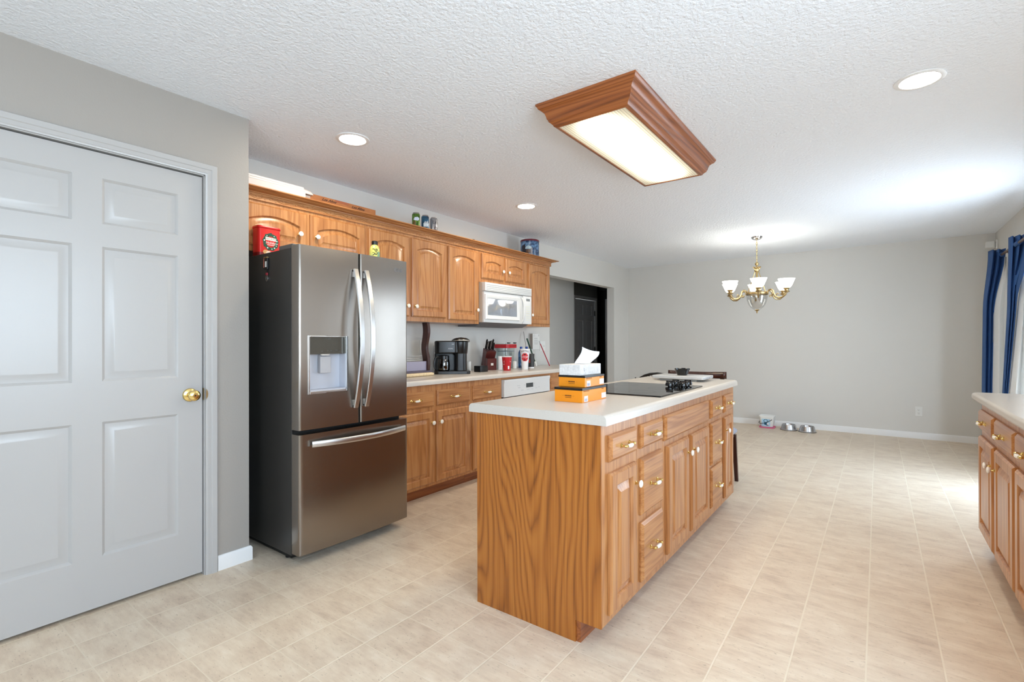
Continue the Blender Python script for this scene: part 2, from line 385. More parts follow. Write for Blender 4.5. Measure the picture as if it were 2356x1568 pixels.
# pantry door with its casing
def panel(mb, F, u0, u1, v0, v1, w=0.0, a=0.011, d=0.009, b=0.012, e=0.042, rise=0.007):
    pr = ((0, w), (a*.4, w-d*.35), (a, w-d), (b+a, w-d), (e, w-d+rise), (e+.006, w-d+rise))
    R = [[F(u0+i, v0+i, h), F(u1-i, v0+i, h), F(u1-i, v1-i, h), F(u0+i, v1-i, h)] for i, h in pr]
    R = [[Vector(p) for p in r] for r in R]
    R = [[tuple(p) for p in r] for r in R]
    return mb.rings(R, 0, False, True)
def six_panel(mb, F, u0, u1, z0, z1, cols, rows, th=0.035):
    mb.fbox(F, u0, u1, z0, z1, -th, -0.0115)
    us = [u0]+[c for p in cols for c in p]+[u1]
    for i in range(0, len(us), 2): mb.fbox(F, us[i], us[i+1], z0, z1, -0.0115, 0)
    vs_ = [z0]+[c for p in rows for c in p]+[z1]
    for p in cols:
        for i in range(0, len(vs_), 2): mb.fbox(F, p[0], p[1], vs_[i], vs_[i+1], -0.0115, 0)
        for q in rows: panel(mb, F, p[0], p[1], q[0], q[1])
    return mb
def casing(F, uL, uR, vT, w=0.057, base=0.0):
    prof = [(0, 0), (0, .009), (.006, .0105), (.010, .013), (.026, .013), (.030, .0165), (.046, .019), (.052, .019), (.057, .012), (.057, 0)]
    k = w/0.057; R = []
    for cu, cv, su, sv in ((uL, base, -1, 0), (uL, vT, -1, 1), (uR, vT, 1, 1), (uR, base, 1, 0)):
        R.append([F(cu+su*o*k, cv+sv*o*k, h) for o, h in prof])
    return MB().rings(R)
F = FX(PX)
d1 = struct('door_1', six_panel(MB(), FX(PX-0.012), 0.166, 1.084, 0.016, 2.058, [(0.271, 0.571), (0.674, 0.975)], [(0.240, 0.845), (1.027, 1.636), (1.739, 1.945)]), white_gloss, smooth=25)
prof = [(0.034, 0), (0.034, .003), (.031, .008), (.022, .011), (.012, .013), (.011, .03), (.018, .036), (.026, .045), (.0275, .055), (.026, .063), (.018, .068), (.008, .0685)]
kn = struct('door_knob', MB().lathe(prof, (PX-0.012, 1.027, 0.936), 'x', 32), brass, parent=d1)
struct('keyhole', MB().lathe([(0.004, .0685), (.004, .0692)], (PX-0.012, 1.027, 0.936), 'x', 12), black, parent=kn)
struct('trim_1', casing(F, DL+0.001, DR, DT-0.001), white_gloss, smooth=25)
mb = MB().box(PX-0.108, PX-0.0005, DR-0.0045, DR-0.0002, 0, DT).box(PX-0.108, PX-0.0005, DL, DL+0.004, 0, DT).box(PX-0.108, PX-0.0005, DL, DR, DT-0.006, DT-0.0003)
mb.box(PX-0.07, PX-0.0475, DL, DR, DT-0.016, DT-0.006).box(PX-0.07, PX-0.0475, DR-0.014, DR-0.0045, 0, DT)
j = struct('trim_2', mb, white_gloss)
struct('strike_plate', MB().box(PX-0.02, PX+0.004, DR-0.0052, DR-0.0042, 0.905, 0.967).prism([(0, .908), (0, .964), (.007, .950), (.009, .936), (.007, .922)], frame((PX+.0135, DR+.0008, 0), (0,1,0), (1,0,0)), 0, 0.0015), abrass, parent=j)
# baseboards
def base_prof(F, u0, u1, h=0.078, t=0.013, e0=0.0, e1=0.0):
    pr = [(0, 0), (t, 0), (t, h-0.012), (t*.8, h-0.005), (t*.45, h), (0, h)]
    return MB().rings([[F(u0-e0*w, v, w) for w, v in pr], [F(u1+e1*w, v, w) for w, v in pr]])
mb = base_prof(F, 1.150, PY, e1=1.0); mb2 = base_prof(frame((0, PY, 0), (-1,0,0), (0,1,0)), 2.80, 3.0, e0=1.0)
mb.add(mb2.v, mb2.f); struct('baseboard_pantry', mb, base_paint, smooth=25)
struct('baseboard_back', base_prof(FNY(YB), XW, XR), base_paint, smooth=25)
struct('baseboard_left', base_prof(FX(XW), 7.285, YB-.014), base_paint, smooth=25)
struct('baseboard_right', base_prof(FNX(XR), -YB+.014, -DY1-.01), base_paint, smooth=25)
# hall doors
FH = FX(-4.62)
d2 = struct('door_2', six_panel(MB(), FX(-4.635), 8.21, 9.03, 0.015, 2.03, [(8.32, 8.56), (8.67, 8.92)], [(0.24, 0.845), (1.027, 1.62), (1.73, 1.93)]), white_gloss, smooth=25)
struct('trim_3', casing(FH, 8.205, 9.035, 2.036), white_gloss, smooth=25)
for z in (1.78, 1.05, 0.25): struct('hinge', MB().box(-4.634, -4.618, 9.022, 9.036, z-.05, z+.05), black_matte, parent=d2)
a = Vector((-4.27, 8.78, 0)); u = Vector((0.94, 0.34, 0)).normalized(); n = Vector((u.y, -u.x, 0))
FD = frame(a, u, n)
d3 = struct('door_3', six_panel(MB(), FD, 0, 0.76, 0.015, 2.035, [(0.11, 0.33), (0.43, 0.65)], [(0.24, 0.845), (1.027, 1.62), (1.73, 1.93)]), white_gloss, smooth=25)
c = FD(0.07, 0.93, 0)
mbk = MB(); R = []
for r, h in ((.03, 0), (.03, .006), (.012, .012), (.012, .03), (.026, .042), (.026, .056), (.012, .064)):
    R.append([FD(0.075+r*cos(2*pi*k/20), 0.93+r*sin(2*pi*k/20), h) for k in range(20)])
struct('door_knob', mbk.rings(R), abrass, parent=d3)

# ------------------------------------------------------------------ cabinets
def front(mb, F, u0, u1, v0, v1, arch=0.0, flat=False, th=0.019, stile=0.055):
    N = 12
    def ring(i, w, rise, it=None):
        it = i if it is None else it
        a, b, c, d = u0+i, u1-i, v0+i, v1-it
        pts = [F(a, c, w), F(b, c, w)]
        for k in range(N+1):
            t = k/N; pts.append(F(b+(a-b)*t, d-rise+rise*(1-(2*t-1)**2), w))
        return pts
    e = 0.0008
    if flat:
        R = [ring(0, e, 0), ring(0, .009, 0), ring(.003, .0115, 0), ring(.013, th, 0)]
    else:
        R = [ring(0, e, 0), ring(0, .010, 0), ring(.003, .0125, 0), ring(.010, th, 0)]
        s = stile; ex = 0.012 if arch else 0
        for i, w in ((s-.003, th), (s+.001, th-.005), (s+.003, th-.0125), (s+.010, th-.0125), (s+.034, th-.002), (s+.036, th-.0005)):
            R.append(ring(i, w, arch, i+ex))
    return mb.rings(R)
def flathe(mb, F, u, v, prof, seg=18, mi=0):
    return mb.rings([[F(u+r*cos(2*pi*k/seg), v+r*sin(2*pi*k/seg), h) for k in range(seg)] for r, h in prof], mi)
def knob(F, u, v, parent):
    mb = flathe(MB(), F, u, v, [(.009, .019), (.009, .021), (.005, .023), (.0045, .032), (.008, .034)])
    flathe(mb, F, u, v, [(.006, .0335), (.012, .036), (.0162, .041), (.0162, .044), (.012, .048), (.005, .0495)], mi=1)
    return mk('knob', mb, [brass, porcelain], parent)
def pull(F, u, v, parent):
    mb = MB()
    for s in (-1, 1):
        flathe(mb, F, u+s*.041, v, [(.010, .019), (.010, .0215), (.006, .024), (.0045, .030), (.0065, .036), (.007, .041), (.0045, .0465)], 12)
        mb.tube([F(u+s*.041, v, .040), F(u+s*.030, v-.001, .042), F(u+s*.022, v-.002, .043)], [.0035, .0055, .0045], 10)
        mb.tube([F(u+s*.041, v, .040), F(u+s*.049, v+.001, .040), F(u+s*.053, v+.002, .039)], [.004, .005, .0025], 10)
    mb.tube([F(u-.024, v-.002, .043), F(u-.020, v-.002, .043), F(u-.010, v-.0025, .0435), F(u, v-.003, .044), F(u+.010, v-.0025, .0435), F(u+.020, v-.002, .043), F(u+.024, v-.002, .043)], [.0045, .0065, .0085, .0092, .0085, .0065, .0045], 12, 1)
    return mk('handle', mb, [brass, porcelain], parent)
def cab(name, F, u0, u1, z0, z1, depth, label, cat, group, doors=(), drawers=(), toe=None, end=None, legz=0.0):
    loc = F((u0+u1)/2, 0, -depth/2); t = thing(name, (loc[0], loc[1], 0 if toe else z0), label, cat, group)
    g = 0.0006
    mk('carcass', MB().fbox(F, u0+g, u1-g, z0, z1, -depth, 0), oak_v, t, bevel=0.0012)
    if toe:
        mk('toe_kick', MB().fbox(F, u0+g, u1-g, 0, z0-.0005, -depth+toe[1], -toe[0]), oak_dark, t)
    for a, b, c, d, arch, kn in doors:
        o = mk('door', front(MB(), F, a, b, c, d, arch), oak_v, t, smooth=30)
        if kn: knob(F, kn[0], kn[1], o)
    for a, b, c, d, h in drawers:
        o = mk('drawer', front(MB(), F, a, b, c, d, flat=True), oak_h, t, smooth=30)
        if h: pull(F, (a+b)/2, (c+d)/2, o)
    return t
# upper run on the left wall
XU = -3.08; F = FX(XU); ZT, ZB = 2.145, 1.375; DT_ = 2.062; dep = XU-XW-0.001
gU = 'upper cabinets along the kitchen wall'
cab('upper_cabinet', F, 1.34, 2.306, 1.765, ZT, dep, 'short oak upper cabinet with two arched doors over the refrigerator', 'cabinet', gU,
    doors=[(1.385, 1.822, 1.80, DT_, .034, (1.762, 1.915)), (1.845, 2.285, 1.80, DT_, .034, (1.885, 1.915))])
cab('upper_cabinet', F, 2.306, 3.160, ZB, ZT, dep, 'tall oak upper cabinet with two arched doors beside the refrigerator', 'cabinet', gU,
    doors=[(2.322, 2.716, 1.412, DT_, .031, (2.686, 1.497)), (2.745, 3.142, 1.412, DT_, .031, (2.775, 1.497))])
cab('upper_cabinet', F, 3.160, 3.602, ZB, ZT, dep, 'narrow oak upper cabinet with one arched door, just before the microwave', 'cabinet', gU,
    doors=[(3.174, 3.574, 1.402, DT_, .031, (3.545, 1.505))])
cab('upper_cabinet', F, 3.602, 4.398, 1.782, ZT, dep, 'short oak upper cabinet with two small arched doors over the microwave', 'cabinet', gU,
    doors=[(3.632, 3.980, 1.822, DT_, .022, (3.945, 1.913)), (4.010, 4.360, 1.822, DT_, .022, (4.044, 1.913))])
cab('upper_cabinet', F, 4.398, 4.876, ZB, ZT, dep, 'oak upper cabinet with one arched door at the end beyond the microwave', 'cabinet', gU,
    doors=[(4.426, 4.850, 1.402, DT_, .031, (4.462, 1.497))])
# crown with carved frieze
t = thing('crown_molding', (XU, 3.1, 2.083), 'oak crown molding with a carved vine band running along the upper cabinets', 'molding')
mk('frieze', MB().fbox(F, 1.34, 4.878, 2.083, 2.122, .0003, .012).box(XW+.001, XU+.012, 4.8765, 4.888, 2.083, 2.122), oak_h, t)
pr = [(.0003, 2.1222), (.014, 2.1222), (.018, 2.124), (.020, 2.129), (.034, 2.132), (.046, 2.1325), (.052, 2.136), (.054, 2.139), (.074, 2.141), (.08, 2.144), (.08, 2.150), (.0003, 2.150)]
R = [[F(1.34, z, w) for w, z in pr], [F(4.876+0*w, z, w) for w, z in pr]]
R = [[F(1.34, z, w) for w, z in pr], [F(4.876+w, z, w) for w, z in pr], [(XW+.001, 4.876+w, z) for w, z in pr]]
mk('crown', MB().rings(R), oak_h, t, smooth=30)
mb = MB(); y = 1.36; zc = 2.1025
pts = []
while y < 4.87:
    ph = (y-1.36)/0.17*2*pi; pts.append((XU+.0125, y, zc+.0105*sin(ph))); y += 0.17/14
mb.tube(pts, .0021, 5)
for i in range(20):
    y0 = 1.36+.17*(i+.25)
    for s in (0, 1):
        yy = y0+s*.085; sg = -1 if s == 0 else 1
        if yy > 4.85: continue
        mb.ball((XU+.0125, yy, zc+sg*.0015), .0042, .0065, .0052, 8, 5)
        for dy, dz, rr in ((-.020, sg*-.006, .0065), (.020, sg*-.006, .0065), (-.033, sg*.009, .008), (.035, sg*.010, .008)):
            mb.ball((XU+.0122, yy+dy, zc+dz), .0028, rr, .0032, 8, 5)
mk('carving', mb, oak_h, t)
# base run on the left wall
XB = -2.775; F = FX(XB); dep = XB-XW-0.001; z0, z1 = 0.092, 0.8765; toe = (0.07, 0.0)
gB = 'base cabinets along the kitchen wall'
cab('base_cabinet', F, 2.19, 3.130, z0, z1, dep, 'oak base cabinet with two drawers and two doors beside the refrigerator', 'cabinet', gB, toe=toe,
    doors=[(2.30, 2.696, .114, .671, 0, (2.667, .582)), (2.722, 3.110, .114, .671, 0, (2.752, .582))], drawers=[(2.30, 2.696, .705, .826, 1), (2.728, 3.113, .707, .826, 1)])
cab('base_cabinet', F, 3.130, 3.560, z0, z1, dep, 'oak base cabinet with one drawer, just before the dishwasher', 'cabinet', gB, toe=toe,
    doors=[(3.150, 3.528, .114, .671, 0, (3.498, .582))], drawers=[(3.150, 3.526, .707, .826, 1)])
cab('base_cabinet', F, 4.372, 5.33, z0, z1, dep, 'oak base cabinet beyond the dishwasher at the far counter end', 'cabinet', gB, toe=toe,
    doors=[(4.386, 4.838, .114, .671, 0, (4.808, .582)), (4.862, 5.31, .114, .671, 0, (4.892, .582))], drawers=[(4.383, 4.838, .707, .826, 1), (4.862, 5.31, .707, .826, 1)])
mk('top_rail', MB().fbox(F, 3.5605, 4.3715, .8545, .8765, -.02, 0), oak_h, COL.objects['base_cabinet.001'])
# dishwasher
t = thing('dishwasher', (-3.0, 3.966, 0), 'white dishwasher with a small dark display, under the kitchen counter', 'dishwasher')
F2 = FX(-2.785)
mk('tub', MB().box(-3.37, -2.80, 3.570, 4.362, 0.10, 0.850), white_appl, t)
mk('toe_panel', MB().box(-3.3, -2.85, 3.570, 4.362, 0.0, 0.0995), black_matte, t)
mk('door', MB().fbox(F2, 3.575, 4.357, 0.11, 0.678, -.0145, .027), white_appl, t, bevel=.006)
pr = [(-.0145, .692), (.032, .692), (.030, .81), (.036, .835), (.036, .846), (.030, .853), (-.0145, .853)]
mb = MB().rings([[F2(3.575, v, w) for w, v in pr], [F2(4.357, v, w) for w, v in pr]])
cp = mk('control_panel', mb, white_appl, t, bevel=.004)
Fp = lambda u, v, w: F2(u, v, .0327-(v-.692)*.017+w)
mk('display', MB().fbox(Fp, 3.925, 4.045, .758, .800, 0, .001), mat('display_grey', (70, 74, 76), .2), cp)
mb = MB()
for u, v, a in ((3.80, .785, .05), (3.81, .765, .04), (3.90, .786, .02), (4.07, .79, .015), (3.96, .738, .05), (4.03, .738, .03), (4.10, .742, .03), (4.15, .75, .02), (3.86, .738, .04)):
    mb.fbox(Fp, u-a/2, u+a/2, v-.002, v+.002, 0, .0006)
mk('button_lettering', mb, mat('pale_grey_print', (176, 178, 180), .5), cp)
mk('handle_gap', MB().fbox(F2, 3.580, 4.352, .6795, .6905, -.014, .01), black_matte, t)
# counter on the left wall
def counter(name, x0, x1, y0, y1, ztop, th, label, round0, round1, cut=0.0):
    r = 0.020; pr = []
    zb = ztop-th
    if round0: pr += [(x0, zb), (x0, ztop-r)]+[(x0+r-r*cos(a), ztop-r+r*sin(a)) for a in [k*pi/14 for k in range(1, 7)]]+[(x0+r, ztop)]
    else: pr += [(x0, zb), (x0, ztop)]
    if round1: pr += [(x1-r, ztop)]+[(x1-r+r*sin(a), ztop-r+r*cos(a)) for a in [k*pi/14 for k in range(1, 7)]]+[(x1, ztop-r), (x1, zb)]
    else: pr += [(x1, ztop), (x1, zb)]
    o = mk(name, MB().rings([[(x, y0, z) for x, z in pr], [(x, y1, z) for x, z in pr]]), laminate, None, smooth=40)
    return tag(o, label, 'countertop')
counter('countertop', XW+.001, -2.742, 2.182, 5.34, .915, .038, 'long beige laminate countertop along the kitchen wall holding the coffee maker', False, True)

# island
XI = -0.862; F = FX(XI); dep = 0.628; gI = 'cabinets of the kitchen island'; z0 = .088; toe = (.095, 0.0); z1 = .8765
def isl(u0, u1, label, doors, drawers): return cab('island_cabinet', F, u0, u1, z0, z1, dep, label, 'cabinet', gI, doors=doors, drawers=drawers, toe=toe)
t = isl(1.7375, 2.078, 'island cabinet at the near end with a wide plywood-grain oak side panel', [(1.786, 2.050, .118, .678, 0, (2.026, .59))], [(1.785, 2.048, .724, .830, 1)])
mk('end_panel', MB().prism([(-1.493, 0), (-.977, 0), (-.977, .087), (XI-.0005, .087), (XI-.0005, .8768), (-1.493, .8768)], FNY(1.7375), .0004, .0065), oak_end, t)
isl(2.078, 2.408, 'island cabinet with three stacked drawers, second from the near end', [], [(2.106, 2.372, .722, .829, 1), (2.106, 2.370, .424, .677, 1), (2.106, 2.368, .125, .390, 1)])
isl(2.408, 3.218, 'widest island cabinet with two doors under the cooktop and a false drawer front', [(2.445, 2.782, .130, .675, 0, (2.757, .59)), (2.830, 3.190, .130, .675, 0, (2.858, .59))], [(2.410, 3.186, .706, .833, 0)])
isl(3.218, 3.546, 'island cabinet with three stacked drawers, just past the cooktop doors', [], [(3.250, 3.512, .712, .828, 1), (3.246, 3.503, .415, .680, 1), (3.242, 3.506, .145, .393, 1)])
isl(3.546, 3.894, 'island cabinet at the far end with a small drawer above one door', [(3.578, 3.812, .124, .677, 0, (3.602, .59))], [(3.580, 3.818, .710, .829, 1)])
counter('island_countertop', -1.535, -.835, 1.722, 3.905, .917, .0402, 'beige laminate island countertop holding the cooktop and orange boxes', True, True)
# right-hand run by the window wall
XRF = .474; F = FNX(XRF); dep = XR-XRF-.001; gR = 'base cabinets along the window wall'
for i, (a, b, lab) in enumerate(((2.93, 3.862, 'pale oak base cabinet at the far end of the window-wall counter'), (1.99, 2.93, 'pale oak base cabinet cut off by the photo edge, nearest on the window wall'))):
    m = (a+b)/2
    cab('base_cabinet', F, -b, -a, .098, .8645, dep, lab, 'cabinet', gR, toe=(.07, 0),
        doors=[(-b+.018, -m-.032, .128, .664, 0, (-m-.058, .565)), (-m+.026, -a-.018, .128, .664, 0, (-m+.052, .565))],
        drawers=[(-b+.018, -m-.032, .700, .812, 1), (-m+.026, -a-.018, .700, .812, 1)])
mb = MB(); r = .05
poly = [(XR-.001, 1.96), (.428, 1.96)]+[(.428+r-r*cos(a), 3.885-r+r*sin(a)) for a in [k*pi/12 for k in range(7)]]+[(XR-.001, 3.885)]
o = mk('countertop', mb.prism(poly, FZ(0), .865, .905), laminate, None, smooth=30, bevel=.013, seg=3)
tag(o, 'pale laminate countertop on the window-wall cabinets, near the blue curtains', 'countertop')

# ------------------------------------------------------------------ refrigerator
t = thing('refrigerator', (-2.9, 1.793, 0), 'stainless french door refrigerator with ice dispenser, beside the white pantry door', 'refrigerator')
y0, y1, XD = 1.417, 2.169, -2.470
mk('body', MB().box(-3.28, -2.553, y0+.004, y1-.004, .045, 1.716), darkgrey, t, bevel=.004)
mk('base_grille', MB().box(-3.2, -2.60, y0+.03, y1-.03, .012, .0445), black_matte, t)
for yy in (y0+.05, y1-.05):
    for xx in (-3.2, -2.66): mk('foot', MB().lathe([(.018, 0), (.018, .0118)], (xx, yy, 0), 'z', 12), black_matte, t)
mk('gasket', MB().box(-2.5525, -2.5405, y0+.012, y1-.012, .07, 1.71), black_matte, t)
for yy in (y0+.045, y1-.045): mk('hinge_cover', MB().box(-2.70, -2.56, yy-.03, yy+.03, 1.7165, 1.742), mat('hinge_grey', (92, 90, 88), .4), t, bevel=.004)
def fridge_door(name, a, b, z0, z1, hole=None, bulge=0.012, lr=(1, 1), zb=0.0):
    n = 28; xb = -2.540
    def X(y, z):
        s = (y-y0)/(y1-y0)*2-1; x = XD+bulge*(1-s*s)
        if zb: q = (z-z0)/(z1-z0)*2-1; x += zb*(1-q*q)
        return x
    ys = [a+(b-a)*i/n for i in range(n+1)]; zs = [z0, z1]
    if zb: zs = [z0+(z1-z0)*i/8 for i in range(9)]
    if hole:
        ys = sorted(set([y for y in ys if not (hole[0]-.004 < y < hole[0]+.004 or hole[1]-.004 < y < hole[1]+.004)]+[hole[0], hole[1]])); zs = [z0, hole[2], hole[3], z1]
    r = 0.012
    def XE(y, z):
        x = X(y, z)
        for e, on in ((y-a, lr[0]), (b-y, lr[1])):
            if on and e < r: x -= r-sqrt(max(r*r-(r-e)**2, 0))
        return x
    ys = sorted(set(ys+[a+v for v in (.0012, .0035, .007, .012)]+[b-v for v in (.0012, .0035, .007, .012)]))
    m = MB(); P = {}
    for i, y in enumerate(ys):
        for j, z in enumerate(zs): P[i, j] = (XE(y, z), y, z)
    vs_ = []; ix = {}
    for k, p in P.items(): ix[k] = len(vs_); vs_.append(p)
    fs = []
    for i in range(len(ys)-1):
        for j in range(len(zs)-1):
            if hole and hole[0] <= ys[i] and ys[i+1] <= hole[1] and zs[j] == hole[2]: continue
            fs.append((ix[i, j], ix[i+1, j], ix[i+1, j+1], ix[i, j+1]))
    nb = len(vs_)
    per = [(i, 0) for i in range(len(ys))]+[(len(ys)-1, j) for j in range(1, len(zs))]+[(i, len(zs)-1) for i in range(len(ys)-2, -1, -1)]+[(0, j) for j in range(len(zs)-2, 0, -1)]
    for k in per: p = P[k]; vs_.append((xb, p[1], p[2]))
    for q in range(len(per)): w = (q+1) % len(per); fs.append((ix[per[q]], nb+q, nb+w, ix[per[w]]))
    fs.append(tuple(range(nb, nb+len(per))))
    m.add(vs_, fs)
    return mk(name, m, steel, t, smooth=50), X
hole = (1.471, 1.712, .924, 1.236)
dl, XL = fridge_door('door', y0, 1.790, .730, 1.726, hole)
dr, XR_ = fridge_door('door', 1.797, y1, .730, 1.726)
dz, XZ = fridge_door('freezer_drawer', y0, y1, .062, .706, bulge=.012)
# dispenser
Fd = FX(-2.485)
mb = MB()
a, b, c, d = hole
xf = -2.462
for q in ((a-.004, a+.006, c-.004, d+.004), (b-.006, b+.004, c-.004, d+.004), (a+.006, b-.006, d-.005, d+.004), (a+.006, b-.006, c-.004, c+.010)): mb.box(-2.50, xf, q[0], q[1], q[2], q[3])
dp = mk('dispenser', mb, steel_lt, dl, bevel=.0015)
mk('dispenser_display', MB().prism([(a+.006, 1.137), (b-.006, 1.137), (b-.006, d-.005), (a+.006, d-.005)], FX(-2.472), -.02, 0), mat('dispenser_dark', (96, 94, 88), .12, .6), dl)
mk('dispenser_recess', MB().box(-2.536, -2.530, a+.006, b-.006, c+.01, 1.137).box(-2.53, -2.4725, a+.006, a+.010, c+.01, 1.137).box(-2.53, -2.4725, b-.010, b-.006, c+.01, 1.137).box(-2.53, -2.467, a+.010, b-.010, c+.01, c+.018), mat('recess_grey', (196, 198, 206), .35, .3), dl)
mk('spout', MB().rings([[( -2.50+.024*cos(q)*k, 1.592+.044*sin(q)*k, z) for q in [2*pi*i/20 for i in range(20)]] for k, z in ((.55, 1.128), (.7, 1.137), (1.0, 1.165), (1.0, 1.170))]), mat('spout_white', (214, 210, 204), .3), dl)
mk('paddle', MB().prism([(1.560, 1.030), (1.626, 1.030), (1.626, 1.122), (1.560, 1.122)], FX(-2.505), 0, .008).box(-2.524, -2.505, 1.563, 1.566, 1.03, 1.13), mat('paddle_grey', (170, 168, 170), .35), dl, bevel=.002)
mb = MB()
for u, v, w in ((1.555, 1.152, .012), (1.59, 1.155, .008), (1.61, 1.155, .008), (1.645, 1.157, .014), (1.665, 1.150, .008), (1.60, 1.222, .02), (1.58, 1.222, .006)): mb.fbox(FX(-2.4719), u-w/2, u+w/2, v-.003, v+.003, 0, .0004)
mk('panel_lettering', mb, mat('dim_print', (60, 60, 58), .5), dl)
# handles
def bow(pts_fn, n=18): return [pts_fn(i/n) for i in range(n+1)]
def strap(path, wdir, w, th, out):
    R = []
    for i, p in enumerate(path):
        p = Vector(p); q = Vector(path[min(i+1, len(path)-1)])-Vector(path[max(i-1, 0)]); q.normalize()
        s = Vector(wdir); nn = q.cross(s).normalized()
        R.append([tuple(p+s*(w/2)*a+nn*(th/2)*b) for a, b in ((-1, -.6), (-.8, -1), (.8, -1), (1, -.6), (1, .6), (.8, 1), (-.8, 1), (-1, .6))])
    return MB().rings(R)
for yc, door in ((1.757, dl), (1.832, dr)):
    pth = bow(lambda s: (-2.455+.062*(1-(2*s-1)**2)+.008, yc, .822+(1.628-.822)*s))
    mb = strap(pth, (0, 1, 0), .030, .013, 1)
    for z in (.85, 1.60): mb.box(-2.468, -2.444, yc-.009, yc+.009, z-.016, z+.016)
    mk('handle', mb, steel_lt, door, smooth=40)
pth = bow(lambda s: (-2.455+.055*(1-(2*s-1)**2)+.008, 1.480+(2.125-1.480)*s, .652))
mb = strap(pth, (0, 0, 1), .032, .013, 1)
for yy in (1.505, 2.10): mb.box(-2.468, -2.444, yy-.016, yy+.016, .643, .661)
mk('handle', mb, steel_lt, dz, smooth=40)
lg = mat('logo_grey', (120, 120, 122), .3, 0.6)
FL = FX(-2.466)
mb = text_mb('LG', .030, lambda u, v, w: (XR_(2.103+u, 0)+.0008, 2.103+u, 1.662+v))
disc(lambda u, v, w: (XR_(u, 0)+.0008, u, v), 2.068, 1.662, .013, 20, 0, mb, r2=.0105)
mb.fbox(FX(XR_(2.068, 0)), 2.067, 2.069, 1.655, 1.669, .0004, .0009)
mk('emblem', mb, lg, dr)

# ------------------------------------------------------------------ microwave
t = thing('microwave', (-3.2, 3.98, 1.36), 'white over-the-range microwave hung under the short upper cabinet', 'microwave')
F = FX(-3.035); yl, yr = 3.606, 4.394
bodyc = [(-.354, 1.393), (-.012, 1.393), (-.012, 1.779), (-.354, 1.779)]
mk('body', MB().rings([[F(yl, v, w) for w, v in bodyc], [F(yr, v, w) for w, v in bodyc]]), mat('microwave_side', (196, 184, 168), .4), t)
F = FX(-3.018)
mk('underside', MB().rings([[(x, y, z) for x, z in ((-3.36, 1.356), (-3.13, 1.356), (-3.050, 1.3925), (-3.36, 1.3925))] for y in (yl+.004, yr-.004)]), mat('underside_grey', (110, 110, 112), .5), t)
mk('vent_grille', MB().fbox(F, yl+.002, yr-.002, 1.694, 1.777, -.028, .012), white_appl, t, bevel=.004)
mb = MB()
for i in range(4): mb.fbox(F, yl+.02, yr-.02, 1.702+i*.0165, 1.7062+i*.0165, .0121, .0128)
g = mk('vent_slots', mb, mat('slot_grey', (150, 156, 158), .5), t)
dm = mk('door', MB().fbox(F, yl+.002, 4.236, 1.392, 1.690, -.028, -.002), white_appl, t, bevel=.004)
mb = MB(); wu0, wu1, wv0, wv1 = 3.655, 4.130, 1.462, 1.622
R = [[F(u, v, w) for u, v in ((wu0-i, wv0-i), (wu1+i, wv0-i), (wu1+i, wv1+i), (wu0-i, wv1+i))] for i, w in ((.042, -.001), (.040, .010), (.034, .016), (.010, .012), (.0, .006))]
mk('door_frame', MB().rings(R, 0, False, False), white_appl, dm, smooth=25)
mk('window', MB().fbox(F, wu0, wu1, wv0, wv1, .002, .0055), mat('microwave_glass', (176, 184, 196), .04, .55), dm)
mk('badge', MB().fbox(F, 3.662, 3.708, 1.470, 1.482, .0056, .0066), mat('badge_grey', (120, 130, 136), .4), dm)
cp = mk('control_panel', MB().fbox(F, 4.239, yr-.002, 1.392, 1.690, -.028, .010), white_appl, t, bevel=.004)
mk('display', MB().fbox(F, 4.292, 4.358, 1.637, 1.663, .0105, .0115), mat('mw_display', (92, 100, 104), .15), cp)
mb = MB()
for i in range(7):
    for j in range(3): mb.fbox(F, 4.290+j*.026, 4.306+j*.026, 1.430+i*.024, 1.438+i*.024, .0105, .0112)
mk('buttons', mb, mat('button_cream', (226, 224, 200), .4), cp)
pth = bow(lambda s: F(4.218, 1.405+.262*s, .006+.030*(1-(2*s-1)**4)), 14)
mk('handle', strap(pth, (0, 1, 0), .020, .012, 1), white_appl, dm, smooth=40)

# ------------------------------------------------------------------ cooktop
t = thing('cooktop', (-1.158, 2.82, .917), 'black glass electric cooktop set into the island countertop', 'cooktop')
mk('glass', MB().box(-1.432, -.886, 2.452, 3.192, .9172, .9245), blackglass, t, bevel=.0025)
bm_ = mat('burner_print', (34, 34, 36), .12)
for x, y, r in ((-1.30, 2.63, .09), (-1.30, 2.98, .075), (-1.05, 2.62, .075), (-1.05, 2.86, .06)):
    mk('burner_ring', disc(FZ(.92465), x, y, r, 40, 0, None, r2=r-.003), bm_, t)
for x, y in ((-1.031, 3.009), (-1.031, 3.122), (-.953, 3.022), (-.962, 3.144)):
    mb = MB().lathe([(.012, .9247), (.012, .929), (.0265, .930), (.0265, .938), (.024, .948), (.017, .954), (.006, .957)], (x, y, 0), 'z', 28)
    mb.box(x-.0215, x+.0215, y-.003, y+.003, .944, .960)
    mk('knob', mb, mat('knob_black', (10, 10, 11), .12), t, bevel=.0015)

